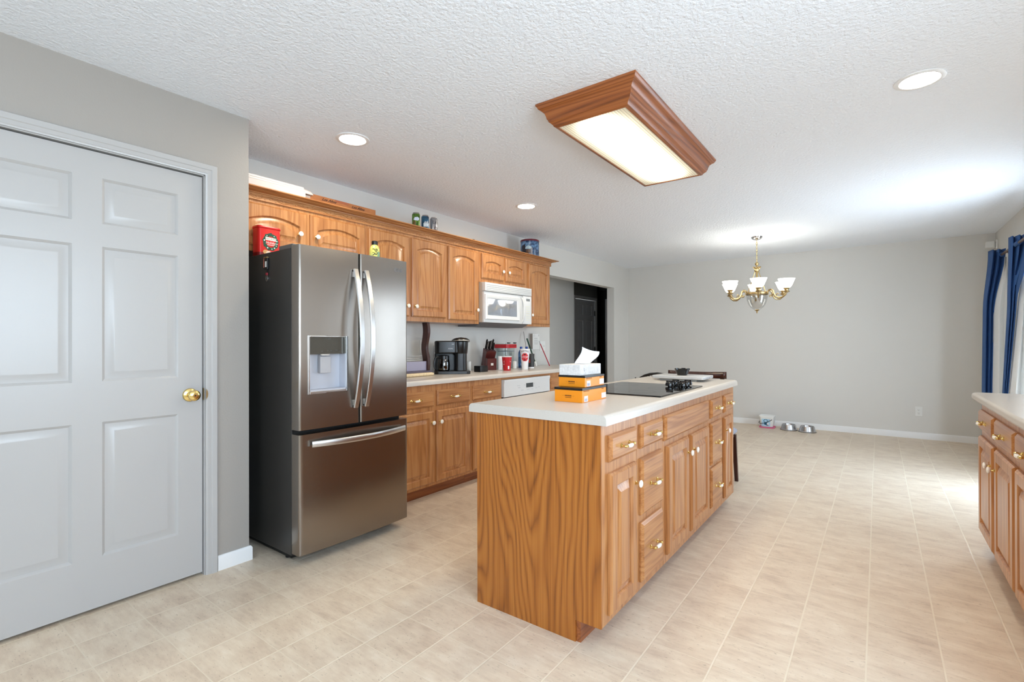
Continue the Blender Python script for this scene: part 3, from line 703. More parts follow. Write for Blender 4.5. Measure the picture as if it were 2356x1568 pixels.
# ------------------------------------------------------------------ ceiling lights
t = thing('ceiling_light', (-1.158, 2.82, ZC), 'oak framed fluorescent box light on the ceiling above the island', 'light')
x0, x1, y0, y1 = -1.432, -.882, 2.130, 3.515
pr = [(0, 2.4395), (0, 2.430), (.006, 2.424), (.010, 2.415), (.022, 2.408), (.034, 2.396), (.040, 2.380), (.043, 2.366), (.048, 2.360), (.050, 2.352), (.058, 2.346), (.066, 2.338), (.070, 2.330), (.078, 2.326), (.088, 2.326), (.088, 2.334), (.080, 2.338), (.05, 2.4395)]
def mit(side):
    R = []
    for o, z in pr:
        R.append((o, z))
    if side == 'n': return [[(x0+o, y0+o, z) for o, z in pr], [(x1-o, y0+o, z) for o, z in pr]]
    if side == 'f': return [[(x0+o, y1-o, z) for o, z in pr], [(x1-o, y1-o, z) for o, z in pr]]
    if side == 'l': return [[(x0+o, y0+o, z) for o, z in pr], [(x0+o, y1-o, z) for o, z in pr]]
    return [[(x1-o, y0+o, z) for o, z in pr], [(x1-o, y1-o, z) for o, z in pr]]
mk('frame', MB().rings(mit('n')), oak_darkx, t, smooth=30); mk('frame', MB().rings(mit('f')), oak_darkx, t, smooth=30)
mk('frame', MB().rings(mit('l')), oak_dark, t, smooth=30); mk('frame', MB().rings(mit('r')), oak_dark, t, smooth=30)
m = mat('prismatic_diffuser', (150, 146, 130), .35); p = m.node_tree.nodes['Principled BSDF']; L = m.node_tree.links
tc = nd(m, 'ShaderNodeTexCoord'); sp = nd(m, 'ShaderNodeSeparateXYZ'); L.new(tc.outputs['Object'], sp.inputs[0])
def Mth(op, a, b=None):
    n = nd(m, 'ShaderNodeMath', operation=op)
    for i, v in enumerate((a, b)):
        if v is None: continue
        if isinstance(v, (int, float)): n.inputs[i].default_value = v
        else: L.new(v, n.inputs[i])
    return n.outputs[0]
gx = Mth('POWER', Mth('ABSOLUTE', Mth('COSINE', Mth('MULTIPLY', sp.outputs[0], pi/.0145))), 1.0); gy = Mth('POWER', Mth('ABSOLUTE', Mth('COSINE', Mth('MULTIPLY', sp.outputs[1], pi/.0145))), 1.0)
grid = Mth('MULTIPLY', gx, gy)
# two tubes lie behind the lens: it glows most beneath them
gs = Mth('EXPONENT', Mth('MULTIPLY', Mth('MULTIPLY', sp.outputs[0], sp.outputs[0]), -1/(2*.058**2)))
ey = nd(m, 'ShaderNodeMapRange', interpolation_type='SMOOTHSTEP'); ey.inputs[1].default_value = .40; ey.inputs[2].default_value = .62; ey.inputs[3].default_value = 1.0; ey.inputs[4].default_value = .04
L.new(Mth('ABSOLUTE', sp.outputs[1]), ey.inputs[0])
st = Mth('MULTIPLY', Mth('ADD', Mth('MULTIPLY', Mth('MULTIPLY', gs, ey.outputs[0]), TUBE), .42), Mth('ADD', Mth('MULTIPLY', grid, .75), .35))
L.new(st, p.inputs['Emission Strength']); p.inputs['Emission Color'].default_value = (*lin((255, 240, 208)), 1)
mk('diffuser', MB().box(x0+.0805, x1-.0805, y0+.0805, y1-.0805, 2.331, 2.3345), m, t)
can_l = mat('lamp_lens', (255, 255, 255), .5, emit=CANE, ecol=(255, 242, 220))
gC = 'recessed ceiling lights'
for x, y, lab in ((-2.566, 1.822, 'round recessed ceiling light in front of the refrigerator'), (-2.568, 3.668, 'round recessed ceiling light in front of the microwave'), (.161, 3.024, 'round recessed ceiling light above the open floor near the window wall')):
    t = thing('recessed_light', (x, y, ZC), lab, 'light', gC)
    mk('trim_ring', MB().lathe([(.098, 2.4398), (.098, 2.4365), (.090, 2.4335), (.078, 2.4335), (.074, 2.4365), (.074, 2.4398)], (x, y, 0), 'z', 40, cap0=False, cap1=False), mat('can_white', (238, 238, 238), .4), t)
    mk('lens', MB().lathe([(.0738, 2.4385), (.05, 2.436), (.02, 2.435)], (x, y, 0), 'z', 40, cap0=False), can_l, t)
# ------------------------------------------------------------------ chandelier
cx, cy = -1.148, 6.388
t = thing('chandelier', (cx, cy, ZC), 'brass six-arm chandelier with frosted glass bowl shades hanging in the dining area', 'chandelier')
mk('canopy', MB().lathe([(.063, 2.4398), (.063, 2.432), (.055, 2.418), (.035, 2.404), (.012, 2.398), (.006, 2.392)], (cx, cy, 0), 'z', 28, cap0=False), chrome, t)
mb = MB()
z = 2.392
i = 0
while z > 2.14:
    pts = []
    for k in range(13):
        a = 2*pi*k/12; o = (.007*cos(a), 0) if i % 2 else (0, .007*cos(a)); pts.append((cx+o[0], cy+o[1], z-.014+.014*sin(a)))
    mb.tube(pts, .0022, 6); z -= .0225; i += 1
mk('chain', mb, brass, t)
mb = MB().lathe([(.004, 2.14), (.014, 2.135), (.022, 2.12), (.018, 2.105), (.008, 2.098), (.006, 2.085), (.018, 2.08), (.034, 2.07), (.036, 2.06), (.028, 2.05), (.026, 2.03), (.012, 2.018), (.006, 2.012)], (cx, cy, 0), 'z', 20)
for k in range(8): a = 2*pi*k/8; mb.ball((cx+.038*cos(a), cy+.038*sin(a), 2.078), .009, seg=8, rn=5)
mk('crown_cap', mb, abrass, t)
a0 = atan2(-cy, -cx)
mk('hub_ring', MB().lathe([(.118, 1.752), (.124, 1.757), (.124, 1.775), (.118, 1.782), (.106, 1.782), (.106, 1.752)], (cx, cy, 0), 'z', 36, cap0=False, cap1=False).lathe([(.012, 2.02), (.012, 1.80), (.022, 1.79), (.022, 1.765), (.107, 1.762), (.107, 1.757), (.02, 1.755)], (cx, cy, 0), 'z', 20), abrass, t)
shade_m = mat('frosted_shade', (250, 250, 246), .4, emit=SHADE_E, ecol=(255, 250, 240))
for k in range(6):
    a = a0+k*pi/3+.05; d = Vector((cos(a), sin(a), 0))
    P = lambda r, z: (cx+d.x*r, cy+d.y*r, z)
    if k % 2 == 0: mk('support_rod', MB().tube([P(.022, 2.03), P(.10, 1.81), P(.115, 1.785)], .0035, 8), brass, t)
    mb = MB().tube([P(.12, 1.766), P(.135, 1.795), P(.165, 1.805), P(.19, 1.785), P(.195, 1.755), P(.215, 1.722), P(.25, 1.702), P(.29, 1.705), P(.325, 1.73), P(.335, 1.755)], [.009, .009, .009, .009, .008, .009, .010, .010, .009, .008], 10)
    mb.tube([P(.195, 1.757), P(.18, 1.735), P(.16, 1.735), P(.155, 1.75)], [.006, .007, .006, .004], 8)
    mb.tube([P(.22, 1.722), P(.225, 1.745), P(.243, 1.752), P(.252, 1.738)], [.006, .006, .006, .003], 8)
    mb.lathe([(.012, 1.752), (.03, 1.760), (.034, 1.768), (.020, 1.775), (.022, 1.790), (.036, 1.802), (.034, 1.806)], P(.335, 0), 'z', 18)
    mk('arm', mb, abrass, t)
    c = P(.335, 0)
    mk('shade', MB().lathe([(.030, 1.803), (.044, 1.815), (.058, 1.838), (.070, 1.868), (.084, 1.902), (.088, 1.908), (.085, 1.908), (.068, 1.872), (.055, 1.842), (.041, 1.820), (.028, 1.808)], c, 'z', 28), shade_m, t)
mk('bowl', MB().lathe([(.112, 1.752), (.114, 1.73), (.108, 1.69), (.094, 1.645), (.070, 1.605), (.040, 1.582), (.014, 1.575)], (cx, cy, 0), 'z', 36, cap0=False, cap1=False), dome_glass, t)
mk('finial', MB().lathe([(.018, 1.581), (.03, 1.573), (.018, 1.566), (.006, 1.560), (.010, 1.550), (.005, 1.540), (.003, 1.532)], (cx, cy, 0), 'z', 16), abrass, t)

# ------------------------------------------------------------------ things on the kitchen counter (top at z = .915)
ZK = .915
# wooden rack with wavy sides
t = thing('countertop_rack', (-3.2, 2.80, ZK), 'dark wooden countertop rack with wavy side boards, between refrigerator and coffee maker', 'rack')
def wavy(y):
    L_, Rr = [], []
    for i in range(33):
        s = i/32; z = .962+.409*s
        q = sin(s*2*pi*1.45+.35)*.012
        L_.append((-3.150+q*.8, z)); Rr.append((-3.088+q, z))
    poly = Rr+L_[::-1]
    return MB().rings([[(x, y, z) for x, z in poly], [(x, y+.030, z) for x, z in poly]])
lav = mat('dark_wood_sky_sheen', (92, 84, 98), .16)  # dark wood with the sky's lavender reflection put into its colour
for y in (2.640, 2.930): mk('side_board', wavy(y), walnut, t, bevel=.003)
mk('tray', MB().box(-3.24, -3.070, 2.615, 2.975, .9452, .9615), lav, t, bevel=.002)
mk('bin_front', MB().box(-3.106, -3.094, 2.6705, 2.9295, .962, 1.040), mat('board_sky_sheen', (150, 146, 166), .3), t, bevel=.002)  # lavender grey is sky reflected on dark gloss wood, painted as base colour
for i, (x0, ya, yb, zz) in enumerate(((-3.225, 2.68, 2.90, 0), (-3.222, 2.675, 2.87, .016), (-3.228, 2.70, 2.90, .034))):
    def pf(a, b, i=i, x0=x0, ya=ya, yb=yb, zz=zz): return (x0+.112*b, ya+(yb-ya)*a, 1.0415+zz+.007*(sin(a*3+i)*sin(pi*b)+1)*.5+.006*b)
    tag(mk('letter', MB().grid(pf, 8, 6), mat('paper_white', (232, 232, 230), .7), None, solid=.0012), ('lowest white letter lying in the wooden counter rack', 'middle white letter of the pile in the wooden counter rack', 'topmost white letter of the pile in the wooden counter rack')[i], 'letter', 'letters in the counter rack')
mk('bin_floor', MB().box(-3.2395, -3.1065, 2.6705, 2.9295, .962, 1.036), walnut, t)
cr = mottled('cream_cloth', (228, 208, 172), (212, 190, 152), 60, .8)
mb = MB().tube([(-3.066, 2.60, .9305), (-3.066, 2.95, .9305), (-3.069, 2.985, .929)], [.0145, .0145, .011], 16)
mb.box(-3.33, -3.08, 2.60, 2.975, .9155, .9440)
tag(mk('folded_mat', mb, cr, None, bevel=.004), 'cream folded mat with a rolled front edge under the wooden rack', 'mat')
# outlets behind the coffee maker
def outlet(F, u, v, label, w=.07, h=.115, slots=True):
    p = F(u, v, 0); t = thing('wall_outlet', p, label, 'outlet', 'duplex wall outlets')
    mk('cover_plate', MB().fbox(F, u-w/2, u+w/2, v-h/2, v+h/2, .0003, .006), white_pl, t, bevel=.0025)
    for s in (-1, 1):
        o = mk('receptacle', flathe(MB(), F, u, v+s*.020, [(.0165, .006), (.0165, .0085), (.015, .009)], 20), white_pl, t)
        mb = MB().fbox(F, u-.0075, u-.0055, v+s*.020, v+s*.020+.009, .0091, .0096).fbox(F, u+.0055, u+.0075, v+s*.020+.001, v+s*.020+.008, .0091, .0096)
        flathe(mb, F, u, v+s*.020-.0065, [(.0024, .0091), (.0024, .0096)], 8)
        mk('slots', mb, black_matte, o)
    return t
FW = FX(XW)
outlet(FW, 3.155, 1.163, 'white wall outlet with a black plug, behind the wavy wooden rack')
outlet(FW, 3.335, 1.115, 'white wall outlet half hidden behind the black coffee maker')
tag(mk('power_plug', MB().box(-3.3805, -3.350, 3.148, 3.176, 1.118, 1.150), black, None, bevel=.005), 'black plug in the wall outlet behind the wooden rack', 'plug')
tag(mk('cable', MB().tube([(-3.352, 3.176, 1.135), (-3.356, 3.20, 1.12), (-3.362, 3.225, 1.06), (-3.362, 3.215, .99), (-3.350, 3.16, .95), (-3.352, 3.08, .925), (-3.352, 3.02, .9200), (-3.30, 3.00, .9195)], .0036, 8), black, None), 'black cord running from the wall plug down behind the coffee maker', 'cord')
# coffee maker
t = thing('coffee_maker', (-3.17, 3.26, ZK), 'black coffee maker with a glass carafe on the kitchen counter', 'coffee maker')
def rbox(x0, x1, y0, y1, z0, z1, r=.03, n=6, corners=(1,1,1,1)):
    poly = []
    for (px, py, a0_), c in zip(((x1-r, y1-r, 0), (x0+r, y1-r, pi/2), (x0+r, y0+r, pi), (x1-r, y0+r, 3*pi/2)), corners):
        if c:
            for k in range(n+1): a = a0_+pi/2*k/n; poly.append((px+r*cos(a), py+r*sin(a)))
        else:
            q = {0: (x1, y1), pi/2: (x0, y1), pi: (x0, y0), 3*pi/2: (x1, y0)}[a0_]; poly.append(q)
    return [[(x, y, z) for x, y in poly] for z in (z0, z1)]
_n2 = Vector((.72, -.694, 0)).normalized(); _u2 = Vector((-_n2.y, _n2.x, 0)); _o2 = Vector((-3.050, 3.205, 0))
def TC(x, y, z): p = _o2+_n2*((x+3.045)*.74)+_u2*((y-3.2575)*.76); return (p.x, p.y, z)
def mkc(name, mb, *a, **k): return mk(name, mb.xf(TC), *a, **k)
mkc('base', MB().rings(rbox(-3.335, -3.045, 3.045, 3.470, .9152, .943, .05)), black, t, bevel=.004)
mkc('tower', MB().rings(rbox(-3.335, -3.255, 3.05, 3.44, .943, 1.10, .02)).rings(rbox(-3.255, -3.085, 3.285, 3.425, .943, 1.10, .05, corners=(1,0,0,1))), black, t, bevel=.003)
mkc('brew_head', MB().rings(rbox(-3.335, -3.075, 3.048, 3.335, 1.10, 1.214, .06)), black, t, bevel=.012)
mkc('pod_head', MB().rings([[(-3.19+(.115)*cos(a)*k, 3.352+(.098)*sin(a)*k, z) for a in [2*pi*i/28 for i in range(28)]] for z, k in ((1.085, .78), (1.10, .90), (1.195, 1.0), (1.205, .99))]), black, t)
mkc('pod_lid', MB().rings([[(-3.185+(.135)*cos(a)*k, 3.360+(.110)*sin(a)*k, z+.010*cos(a)) for a in [2*pi*i/28 for i in range(28)]] for z, k in ((1.205, .98), (1.212, 1.0), (1.222, .96), (1.232, .75), (1.236, .3))]), [black], t)
mkc('lid_band', MB().rings([[(-3.185+(.139)*cos(a), 3.360+(.114)*sin(a), z+.010*cos(a)) for a in [-1.1+2.2*i/16 for i in range(17)]] for z in (1.204, 1.214)], 0, False, False, closed=False), mat('satin_silver', (190, 188, 182), .3, .9), t, solid=.003)
c = (-3.135, 3.155)
cf = mkc('carafe', MB().lathe([(.058, .9435), (.070, .952), (.073, .985), (.071, 1.02), (.062, 1.05), (.056, 1.062)], (*c, 0), 'z', 32, cap1=False), thin_glass('carafe_glass', (120, 112, 104), .16), t)
mkc('coffee', MB().lathe([(.055, .9445), (.068, .953), (.0705, .968), (.001, .9685)], (*c, 0), 'z', 28), mat('coffee_dark', (30, 16, 10), .1), cf)
mkc('collar', MB().lathe([(.0565, 1.048), (.066, 1.050), (.064, 1.078), (.050, 1.084), (.02, 1.086)], (*c, 0), 'z', 32), black, cf)
hd = Vector((.35, -.94, 0)).normalized()
hp = lambda r, z: (c[0]+hd.x*r, c[1]+hd.y*r, z)
mkc('carafe_handle', MB().tube([hp(.055, 1.065), hp(.085, 1.070), hp(.108, 1.055), hp(.116, 1.02), hp(.117, .985), hp(.112, .962)], [.010, .011, .011, .011, .010, .007], 10), black, cf)
FT = frame((-3.0742, 3.19, 1.155), (0, 1, 0), (1, 0, 0))
tm = text_mb('KEURIG', .017, lambda u, v, w: FT(u+.045, v-.012, 0)); tm.fbox(FT, .058, .085, .026, .030, 0, .0004)
mkc('emblem', tm, mat('silver_print', (190, 192, 196), .4), t)
tag(mk('canister', MB().lathe([(.020, .9152), (.0215, .918), (.0215, 1.000), (.019, 1.008), (.01, 1.010)], (-3.300, 3.705, 0), 'z', 24), white_pl, None), 'small white canister on the counter just beyond the coffee maker', 'canister')
# black speaker box, knife block
tag(mk('speaker', MB().rings(rbox(-3.120, -3.035, 3.570, 3.685, .9152, .974, .006, 3)), black, None, bevel=.006), 'small black box-shaped speaker in front of the knife block', 'speaker')
kb = mottled('mahogany_wood', (92, 34, 30), (72, 24, 22), 14, .35)
_n3 = Vector((.85, -.53, 0)).normalized(); _u3 = Vector((-_n3.y, _n3.x, 0)); _o3 = Vector((-3.165, 3.905, ZK+.0002))
KB = frame(_o3, _u3, _n3)
t = thing('knife_block', tuple(_o3), 'dark red-brown wooden knife block with black-handled knives', 'knife block')
pr = [(-.071, 0), (-.215, 0), (-.130, .225), (-.012, .188), (-.071, .10)]
mk('block', MB().rings([[KB(u, z, w) for w, z in pr] for u in (-.052, .052)]), kb, t, bevel=.003)
lk = mk('lower_block', MB().rings([[KB(u, z, w) for w, z in ((-.0705, 0), (0, 0), (.004, .118), (-.058, .1235), (-.0705, .100))] for u in (-.050, .050)]), kb, t, bevel=.003)
mk('emblem', MB().fbox(KB, -.013, .013, .048, .072, .0032, .0042), white_pl, lk)
i = 0
KL = ('black knife handle at the front outer slot of the knife block', 'grey-edged knife handle behind the front outer knife of the block', 'grey-edged knife handle in the middle of the front row of the block', 'short black knife handle in the middle back of the block', 'black knife handle at the far front corner of the block', 'longest black knife handle at the far back corner of the block')
for u, w, l in ((-.036, -.10, .112), (-.034, -.060, .100), (-.004, -.062, .108), (0, -.105, .088), (.030, -.058, .085), (.032, -.100, .112)):
    zb = .188+(-.012-w)*.313; d = _n3*.50+Vector((0, 0, .866)); p = Vector(KB(u, zb+.004, w)); r_ = (.0095, .0085, .0095, .009, .009, .0095)[i]
    o = tag(mk('kitchen_knife', MB().tube([p, p+d*.02, p+d*l*.5, p+d*l*.85, p+d*l], [r_*.9, r_, r_*.9, r_*1.15, r_*.6], 10, flat=.62), black, None), KL[i], 'knife', 'knives in the block')
    if i in (1, 2): mk('rivet_strip', MB().tube([p+d*.01+_n3*.0075, p+d*l*.9+_n3*.0075], .0030, 6), steel_lt, o)
    i += 1
def tumbler(name, c, prof, m, label, cat, grp=None, seg=32):
    t = thing(name, (*c, ZK), label, cat, grp); mk('body', MB().lathe([(r, ZK+.0002+h) for r, h in prof], (*c, 0), 'z', seg, cap1=False), m, t, solid=0); return t
white_foam = mat('white_foam', (238, 238, 240), .5)
tumbler('bottle', (-3.13, 3.995), [(.020, 0), (.0235, .003), (.024, .06), (.0255, .120), (.0255, .134), (.023, .140), (.002, .141)], white_foam, 'plain white bottle between knife block and red cup', 'bottle')
# red paper cup
t = tumbler('paper_cup', (-2.995, 3.932), [(.0355, 0), (.037, .003), (.0505, .138)], mat('cup_red', (186, 22, 34), .35), 'red paper cup with white rim on the kitchen counter', 'cup', 'drinking cups on the counter')
cc = (-2.995, 3.932, ZK); rf = lambda v: .037+.0135*v/.138
mk('rim', MB().lathe([(.0500, ZK+.136), (.0525, ZK+.140), (.0515, ZK+.1435), (.049, ZK+.141), (.0470, ZK+.12)], (*cc[:2], 0), 'z', 32, cap0=False, cap1=False), white_foam, t)
mk('base_band', MB().lathe([(.0361, ZK+.001), (.0378, ZK+.012)], (*cc[:2], 0), 'z', 32, cap0=False, cap1=False), mat('cup_dark_band', (70, 14, 16), .4), t)
ang = atan2(-cc[1], -cc[0]); Wf = wrap(cc, ang, rf)
mb = patch(Wf, .010, .026, .016, .048)
for v in (.060, .075, .088, .098): patch(Wf, -.036+.004*(v*100 % 2), -.027, v, v+.006, 3, 0, mb)
patch(Wf, .034, .042, .088, .094, 2, 0, mb)
mk('label_print', mb, white_foam, t)
# clear storage jar with a red lid
t = thing('storage_container', (-3.27, 4.27, ZK), 'clear plastic container with a red snap lid, behind the red cup', 'container')
mk('tub', MB().rings(rbox(-3.345, -3.195, 4.195, 4.335, .9152, .9165, .03)+[r for r in rbox(-3.350, -3.190, 4.190, 4.345, 1.10, 1.1365, .03)]), clear_thin, t)
mk('lid', MB().rings(rbox(-3.365, -3.175, 4.175, 4.365, 1.1370, 1.178, .03)), mat('lid_red', (196, 26, 36), .35), t, bevel=.004)
mk('lid_top', MB().rings(rbox(-3.355, -3.185, 4.185, 4.355, 1.1785, 1.186, .03)), clear_thin, t)
for y in (4.215, 4.325): mk('clip', MB().box(-3.20, -3.172, y-.014, y+.014, 1.1865, 1.197), black, t, bevel=.002)
mb = MB()
for k in range(4): mb.box(-3.1748, -3.1742, 4.235+k*.027, 4.242+k*.027, 1.150, 1.170)
mk('vent_marks', mb, mat('dark_red', (110, 10, 18), .5), t)
mk('seal', MB().box(-3.33, -3.200, 4.205, 4.330, 1.100, 1.106), mat('seal_grey', (110, 118, 140), .4), t)
tag(mk('jar', MB().lathe([(.020, .9152), (.022, .918), (.022, .985), (.019, .993), (.005, .995)], (-3.150, 4.275, 0), 'z', 24), white_pl, None), 'short white jar in front of the red-lidded clear container', 'jar')
# water bottles with blue caps
cap_b = mat('cap_blue', (24, 72, 168), .35)
for (x, y), lab in (((-3.19, 4.450), 'clear water bottle with blue cap, behind the stop sign cup'), ((-3.19, 4.555), 'second clear water bottle with blue cap, farther along the counter')):
    t = thing('water_bottle', (x, y, ZK), lab, 'bottle', 'water bottles on the counter')
    mk('bottle', MB().lathe([(.028, .9152), (.032, .920), (.032, 1.06), (.030, 1.085), (.016, 1.118), (.0125, 1.124), (.0125, 1.130)], (x, y, 0), 'z', 28, cap1=False), blue_thin, t)
    mk('wrapper', MB().lathe([(.0325, .965), (.0325, 1.03)], (x, y, 0), 'z', 28, cap0=False, cap1=False), mat('bottle_label', (70, 110, 156), .4), t)
    mk('cap', MB().lathe([(.0145, 1.128), (.0145, 1.148), (.012, 1.1495)], (x, y, 0), 'z', 20), cap_b, t)
# white drink cup with the stop sign
c = (-2.985, 4.232, ZK); rf = lambda v: .0335+.003*v/.075 if v < .075 else .0385+.0145*(v-.075)/.140
t = tumbler('drink_cup', c[:2], [(.032, 0), (.0335, .003), (.0365, .070), (.0385, .078), (.0525, .206), (.055, .210), (.0545, .214), (.052, .210), (.036, .09)], white_foam, 'large white foam cup with a red stop sign printed on it', 'cup', 'drinking cups on the counter')
ang = atan2(-c[1], -c[0]); Wf = wrap(c, ang, rf); mbr = MB()
o8 = [(.040*cos(pi/8+k*pi/4), .128+.045*sin(pi/8+k*pi/4)) for k in range(8)]
def fan(Wf, poly, cen, mb, n=5):
    m_ = len(poly)
    for k in range(m_):
        a, b = poly[k], poly[(k+1) % m_]
        mb.grid(lambda s, q, a=a, b=b: Wf(cen[0]+(a[0]+(b[0]-a[0])*s-cen[0])*q, cen[1]+(a[1]+(b[1]-a[1])*s-cen[1])*q, 0), n, n)
    return mb
mk('stop_sign', fan(Wf, o8, (0, .128), mbr), mat('sign_red', (206, 42, 52), .4), t)
Wf2 = wrap(c, ang, rf, .0014)
mk('stop_lettering', text_mb('STOP', .030, lambda u, v, w: Wf2(u, .128+v, 0)), white_foam, t)
fig = MB(); patch(Wf2, -.008, .008, .150, .164, 3, 0, fig); patch(Wf2, -.005, .005, .092, .108, 3, 0, fig)
mk('sign_figure', fig, black_matte, t)
mk('name_lettering', text_mb("MARTIN'S", .0215, lambda u, v, w: Wf2(u, .192+v-.008*(abs(u)/.04)**2, 0)), mat('dark_green_print', (40, 52, 46), .5), t)
# dark cup and stirrer
c = (-3.045, 4.440, ZK)
t = tumbler('insulated_cup', c[:2], [(.0295, 0), (.030, .016), (.0305, .0165), (.0345, .155), (.033, .158), (.031, .15), (.027, .05)], mat('cup_charcoal', (50, 48, 48), .45), 'charcoal grey cup with a red mark, beside the stop sign cup', 'cup', 'drinking cups on the counter')
mk('base_ring', MB().lathe([(.0305, ZK+.0005), (.0312, ZK+.015)], (*c[:2], 0), 'z', 28, cap0=False, cap1=False), white_foam, t)
Wf = wrap(c, atan2(-c[1], -c[0]), lambda v: .0305+.004*v/.155, .0008)
mb = patch(Wf, -.030, -.014, .060, .096, 4)
mk('red_mark', mb, mat('red_print', (200, 60, 52), .4), t)
# intercom phone, wall plate, leaning sticks
t = thing('wall_intercom', (-3.37, 4.97, 1.2), 'white box intercom with printed lines on the wall above the counter end', 'intercom')
mk('housing', MB().box(XW+.0005, -3.335, 4.896, 5.045, 1.110, 1.305), white_pl, t, bevel=.005)
mk('side_grip', MB().box(-3.375, -3.336, 4.888, 4.8955, 1.120, 1.300), mat('grip_grey', (150, 140, 130), .5), t, bevel=.003)
mb = MB()
for v, a, b in ((1.245, .03, .10), (1.222, .025, .11), (1.20, .02, .115), (1.18, .03, .105)): mb.box(-3.3349, -3.3342, 4.905+a*.7, 4.905+b*.8+.01, v-.002, v+.002)
Fi = FX(-3.3346); disc(Fi, 4.925, 1.280, .011, 16, 0, mb, r2=.009)
mb.box(-3.3349, -3.3342, 5.020, 5.026, 1.270, 1.292)
mk('printed_lines', mb, mat('grey_print', (140, 140, 140), .5), t)
tag(mk('coiled_cord', MB().tube([(-3.365, 4.99, 1.109), (-3.36, 4.995, 1.05), (-3.35, 5.0, .98), (-3.34, 5.02, .92)], .003, 8), white_pl, None), 'thin white cord hanging below the wall intercom', 'cord')
t = thing('switch_plate', (XW, 5.185, 1.15), 'white wall plate beside the intercom, behind the red stick', 'switch')
mk('cover_plate', MB().fbox(FW, 5.125, 5.245, 1.090, 1.212, .0003, .006), white_pl, t, bevel=.0025)
for u in (5.155, 5.215): mk('toggle', MB().fbox(FW, u-.005, u+.005, 1.139, 1.163, .006, .014), white_pl, t, bevel=.001)
def stick(name, a, b, r, m, label, cat, mats=None):
    return tag(mk(name, MB().tube([a, Vector(a).lerp(Vector(b), .5), b], r, 10), m, None), label, cat)
st = thing('straw_brush', (-3.15, 4.60, ZK), 'slim brush with a dark green handle leaning behind the charcoal grey cup', 'brush')
A, B = Vector((-3.13, 4.478, 1.240)), Vector((-3.12, 4.650, .9275)); dd = (B-A).normalized()
mk('handle', MB().tube([A, A.lerp(B, .82)], .0085, 10), mat('handle_green', (18, 58, 40), .4), st)
mk('bristles', MB().tube([A.lerp(B, .821), A.lerp(B, .93), B], [.012, .014, .012], 10), white_pl, st)
stick('straw', (-3.36, 4.737, 1.324), (-3.21, 4.640, .921), .0045, mat('straw_grey', (170, 168, 166), .4), 'thin grey straw leaning against the wall over the cups', 'straw')
rs = thing('pointer_stick', (-3.1, 4.82, ZK), 'thin red stick leaning against the wall at the counter end', 'stick')
A, B = Vector((-3.375, 5.055, 1.235)), Vector((-3.09, 4.835, .9210))
A, B = Vector((-3.20, 4.825, 1.215)), Vector((-3.09, 4.885, .9210))
mk('shaft', MB().tube([A.lerp(B, .12), A.lerp(B, .5), B], .006, 10), mat('stick_red', (160, 22, 40), .35), rs)
mk('tip', MB().tube([A, A.lerp(B, .119)], [.003, .0055], 10), mat('tip_grey', (170, 166, 168), .4), rs)

# ------------------------------------------------------------------ on the refrigerator
t = thing('cookie_tin', (-3.005, 1.525, 1.716), 'red metal holiday tin with a green wreath on top of the refrigerator', 'tin')
x0, x1, y0, y1 = -3.056, -2.972, 1.452, 1.590; zt = 1.7165
redtin = mat('tin_red', (204, 30, 28), .28, .15)
mk('body', MB().rings([[(x, y, z) for x, y, _ in r] for r, z in zip((rbox(x0, x1, y0, y1, 0, 1, .018)[0], rbox(x0, x1, y0, y1, 0, 1, .018)[0]), (zt, zt+.176))]), redtin, t)
mk('lid', MB().rings([[(x, y, z) for x, y, _ in rbox(x0-e, x1+e, y0-e, y1+e, 0, 1, .02)[0]] for e, z in ((.001, zt+.1762), (.0035, zt+.179), (.0035, zt+.187), (.001, zt+.191))]), redtin, t)
mk('base_band', MB().rings([[(x, y, z) for x, y, _ in rbox(x0-.0006, x1+.0006, y0-.0006, y1+.0006, 0, 1, .0185)[0]] for z in (zt+.0005, zt+.030)], 0, False, False), mat('tin_maroon', (120, 14, 18), .3), t)
Ff = FX(x1+.0008); cyv = (y0+y1)/2+.004
gr = mottled('wreath_green', (18, 84, 58), (10, 52, 36), 160, .5)
wm = MB(); n = 48
ro = lambda a: .048+.0022*sin(9*a)+.0015*sin(17*a+1)
ri = lambda a: .030+.0014*sin(11*a)
zc = zt+.098
wm.add([Ff(cyv+ro(2*pi*k/n)*cos(2*pi*k/n), zc+ro(2*pi*k/n)*1.10*sin(2*pi*k/n), 0) for k in range(n)]+[Ff(cyv+ri(2*pi*k/n)*cos(2*pi*k/n), zc+ri(2*pi*k/n)*1.1*sin(2*pi*k/n), 0) for k in range(n)], [(k, (k+1) % n, n+(k+1) % n, n+k) for k in range(n)])
wr = mk('wreath', wm, gr, t)
mb = MB(); Fg = FX(x1+.0012)
for a, r in ((.2, .004), (1.0, .003), (2.2, .003), (3.0, .0045), (4.2, .0045), (4.9, .0035), (5.35, .0045), (5.8, .003), (6.1, .0035)): disc(Fg, cyv+.039*cos(a), zc+.043*sin(a), r, 8, 0, mb)
mk('ornaments', mb, mat('ornament_white', (222, 226, 222), .4), wr)
mb = MB().prism([(cyv-.032, zc+.009), (cyv+.032, zc+.007), (cyv+.034, zc+.024), (cyv-.032, zc+.028)], FX(x1+.0011), 0, .0005)
bn = mk('banner', mb, mat('banner_white', (236, 230, 218), .5), t)
mk('lettering', text_mb('MILK-BONE', .0125, lambda u, v, w: FX(x1+.0018)(cyv+u, zc+.0175+v, 0)), mat('print_black', (26, 22, 20), .5), bn)
mb = text_mb('Holiday', .020, lambda u, v, w: FX(x1+.0012)(cyv+u, zc-.006+v, 0), shear=.25); mb.fbox(FX(x1+.0010), cyv-.022, cyv+.022, zc-.0205, zc-.0175, 0, .0003)
mk('script_lettering', mb, mat('print_white', (240, 236, 230), .5), t)
mb = MB(); Fq = FX(x1+.0010)
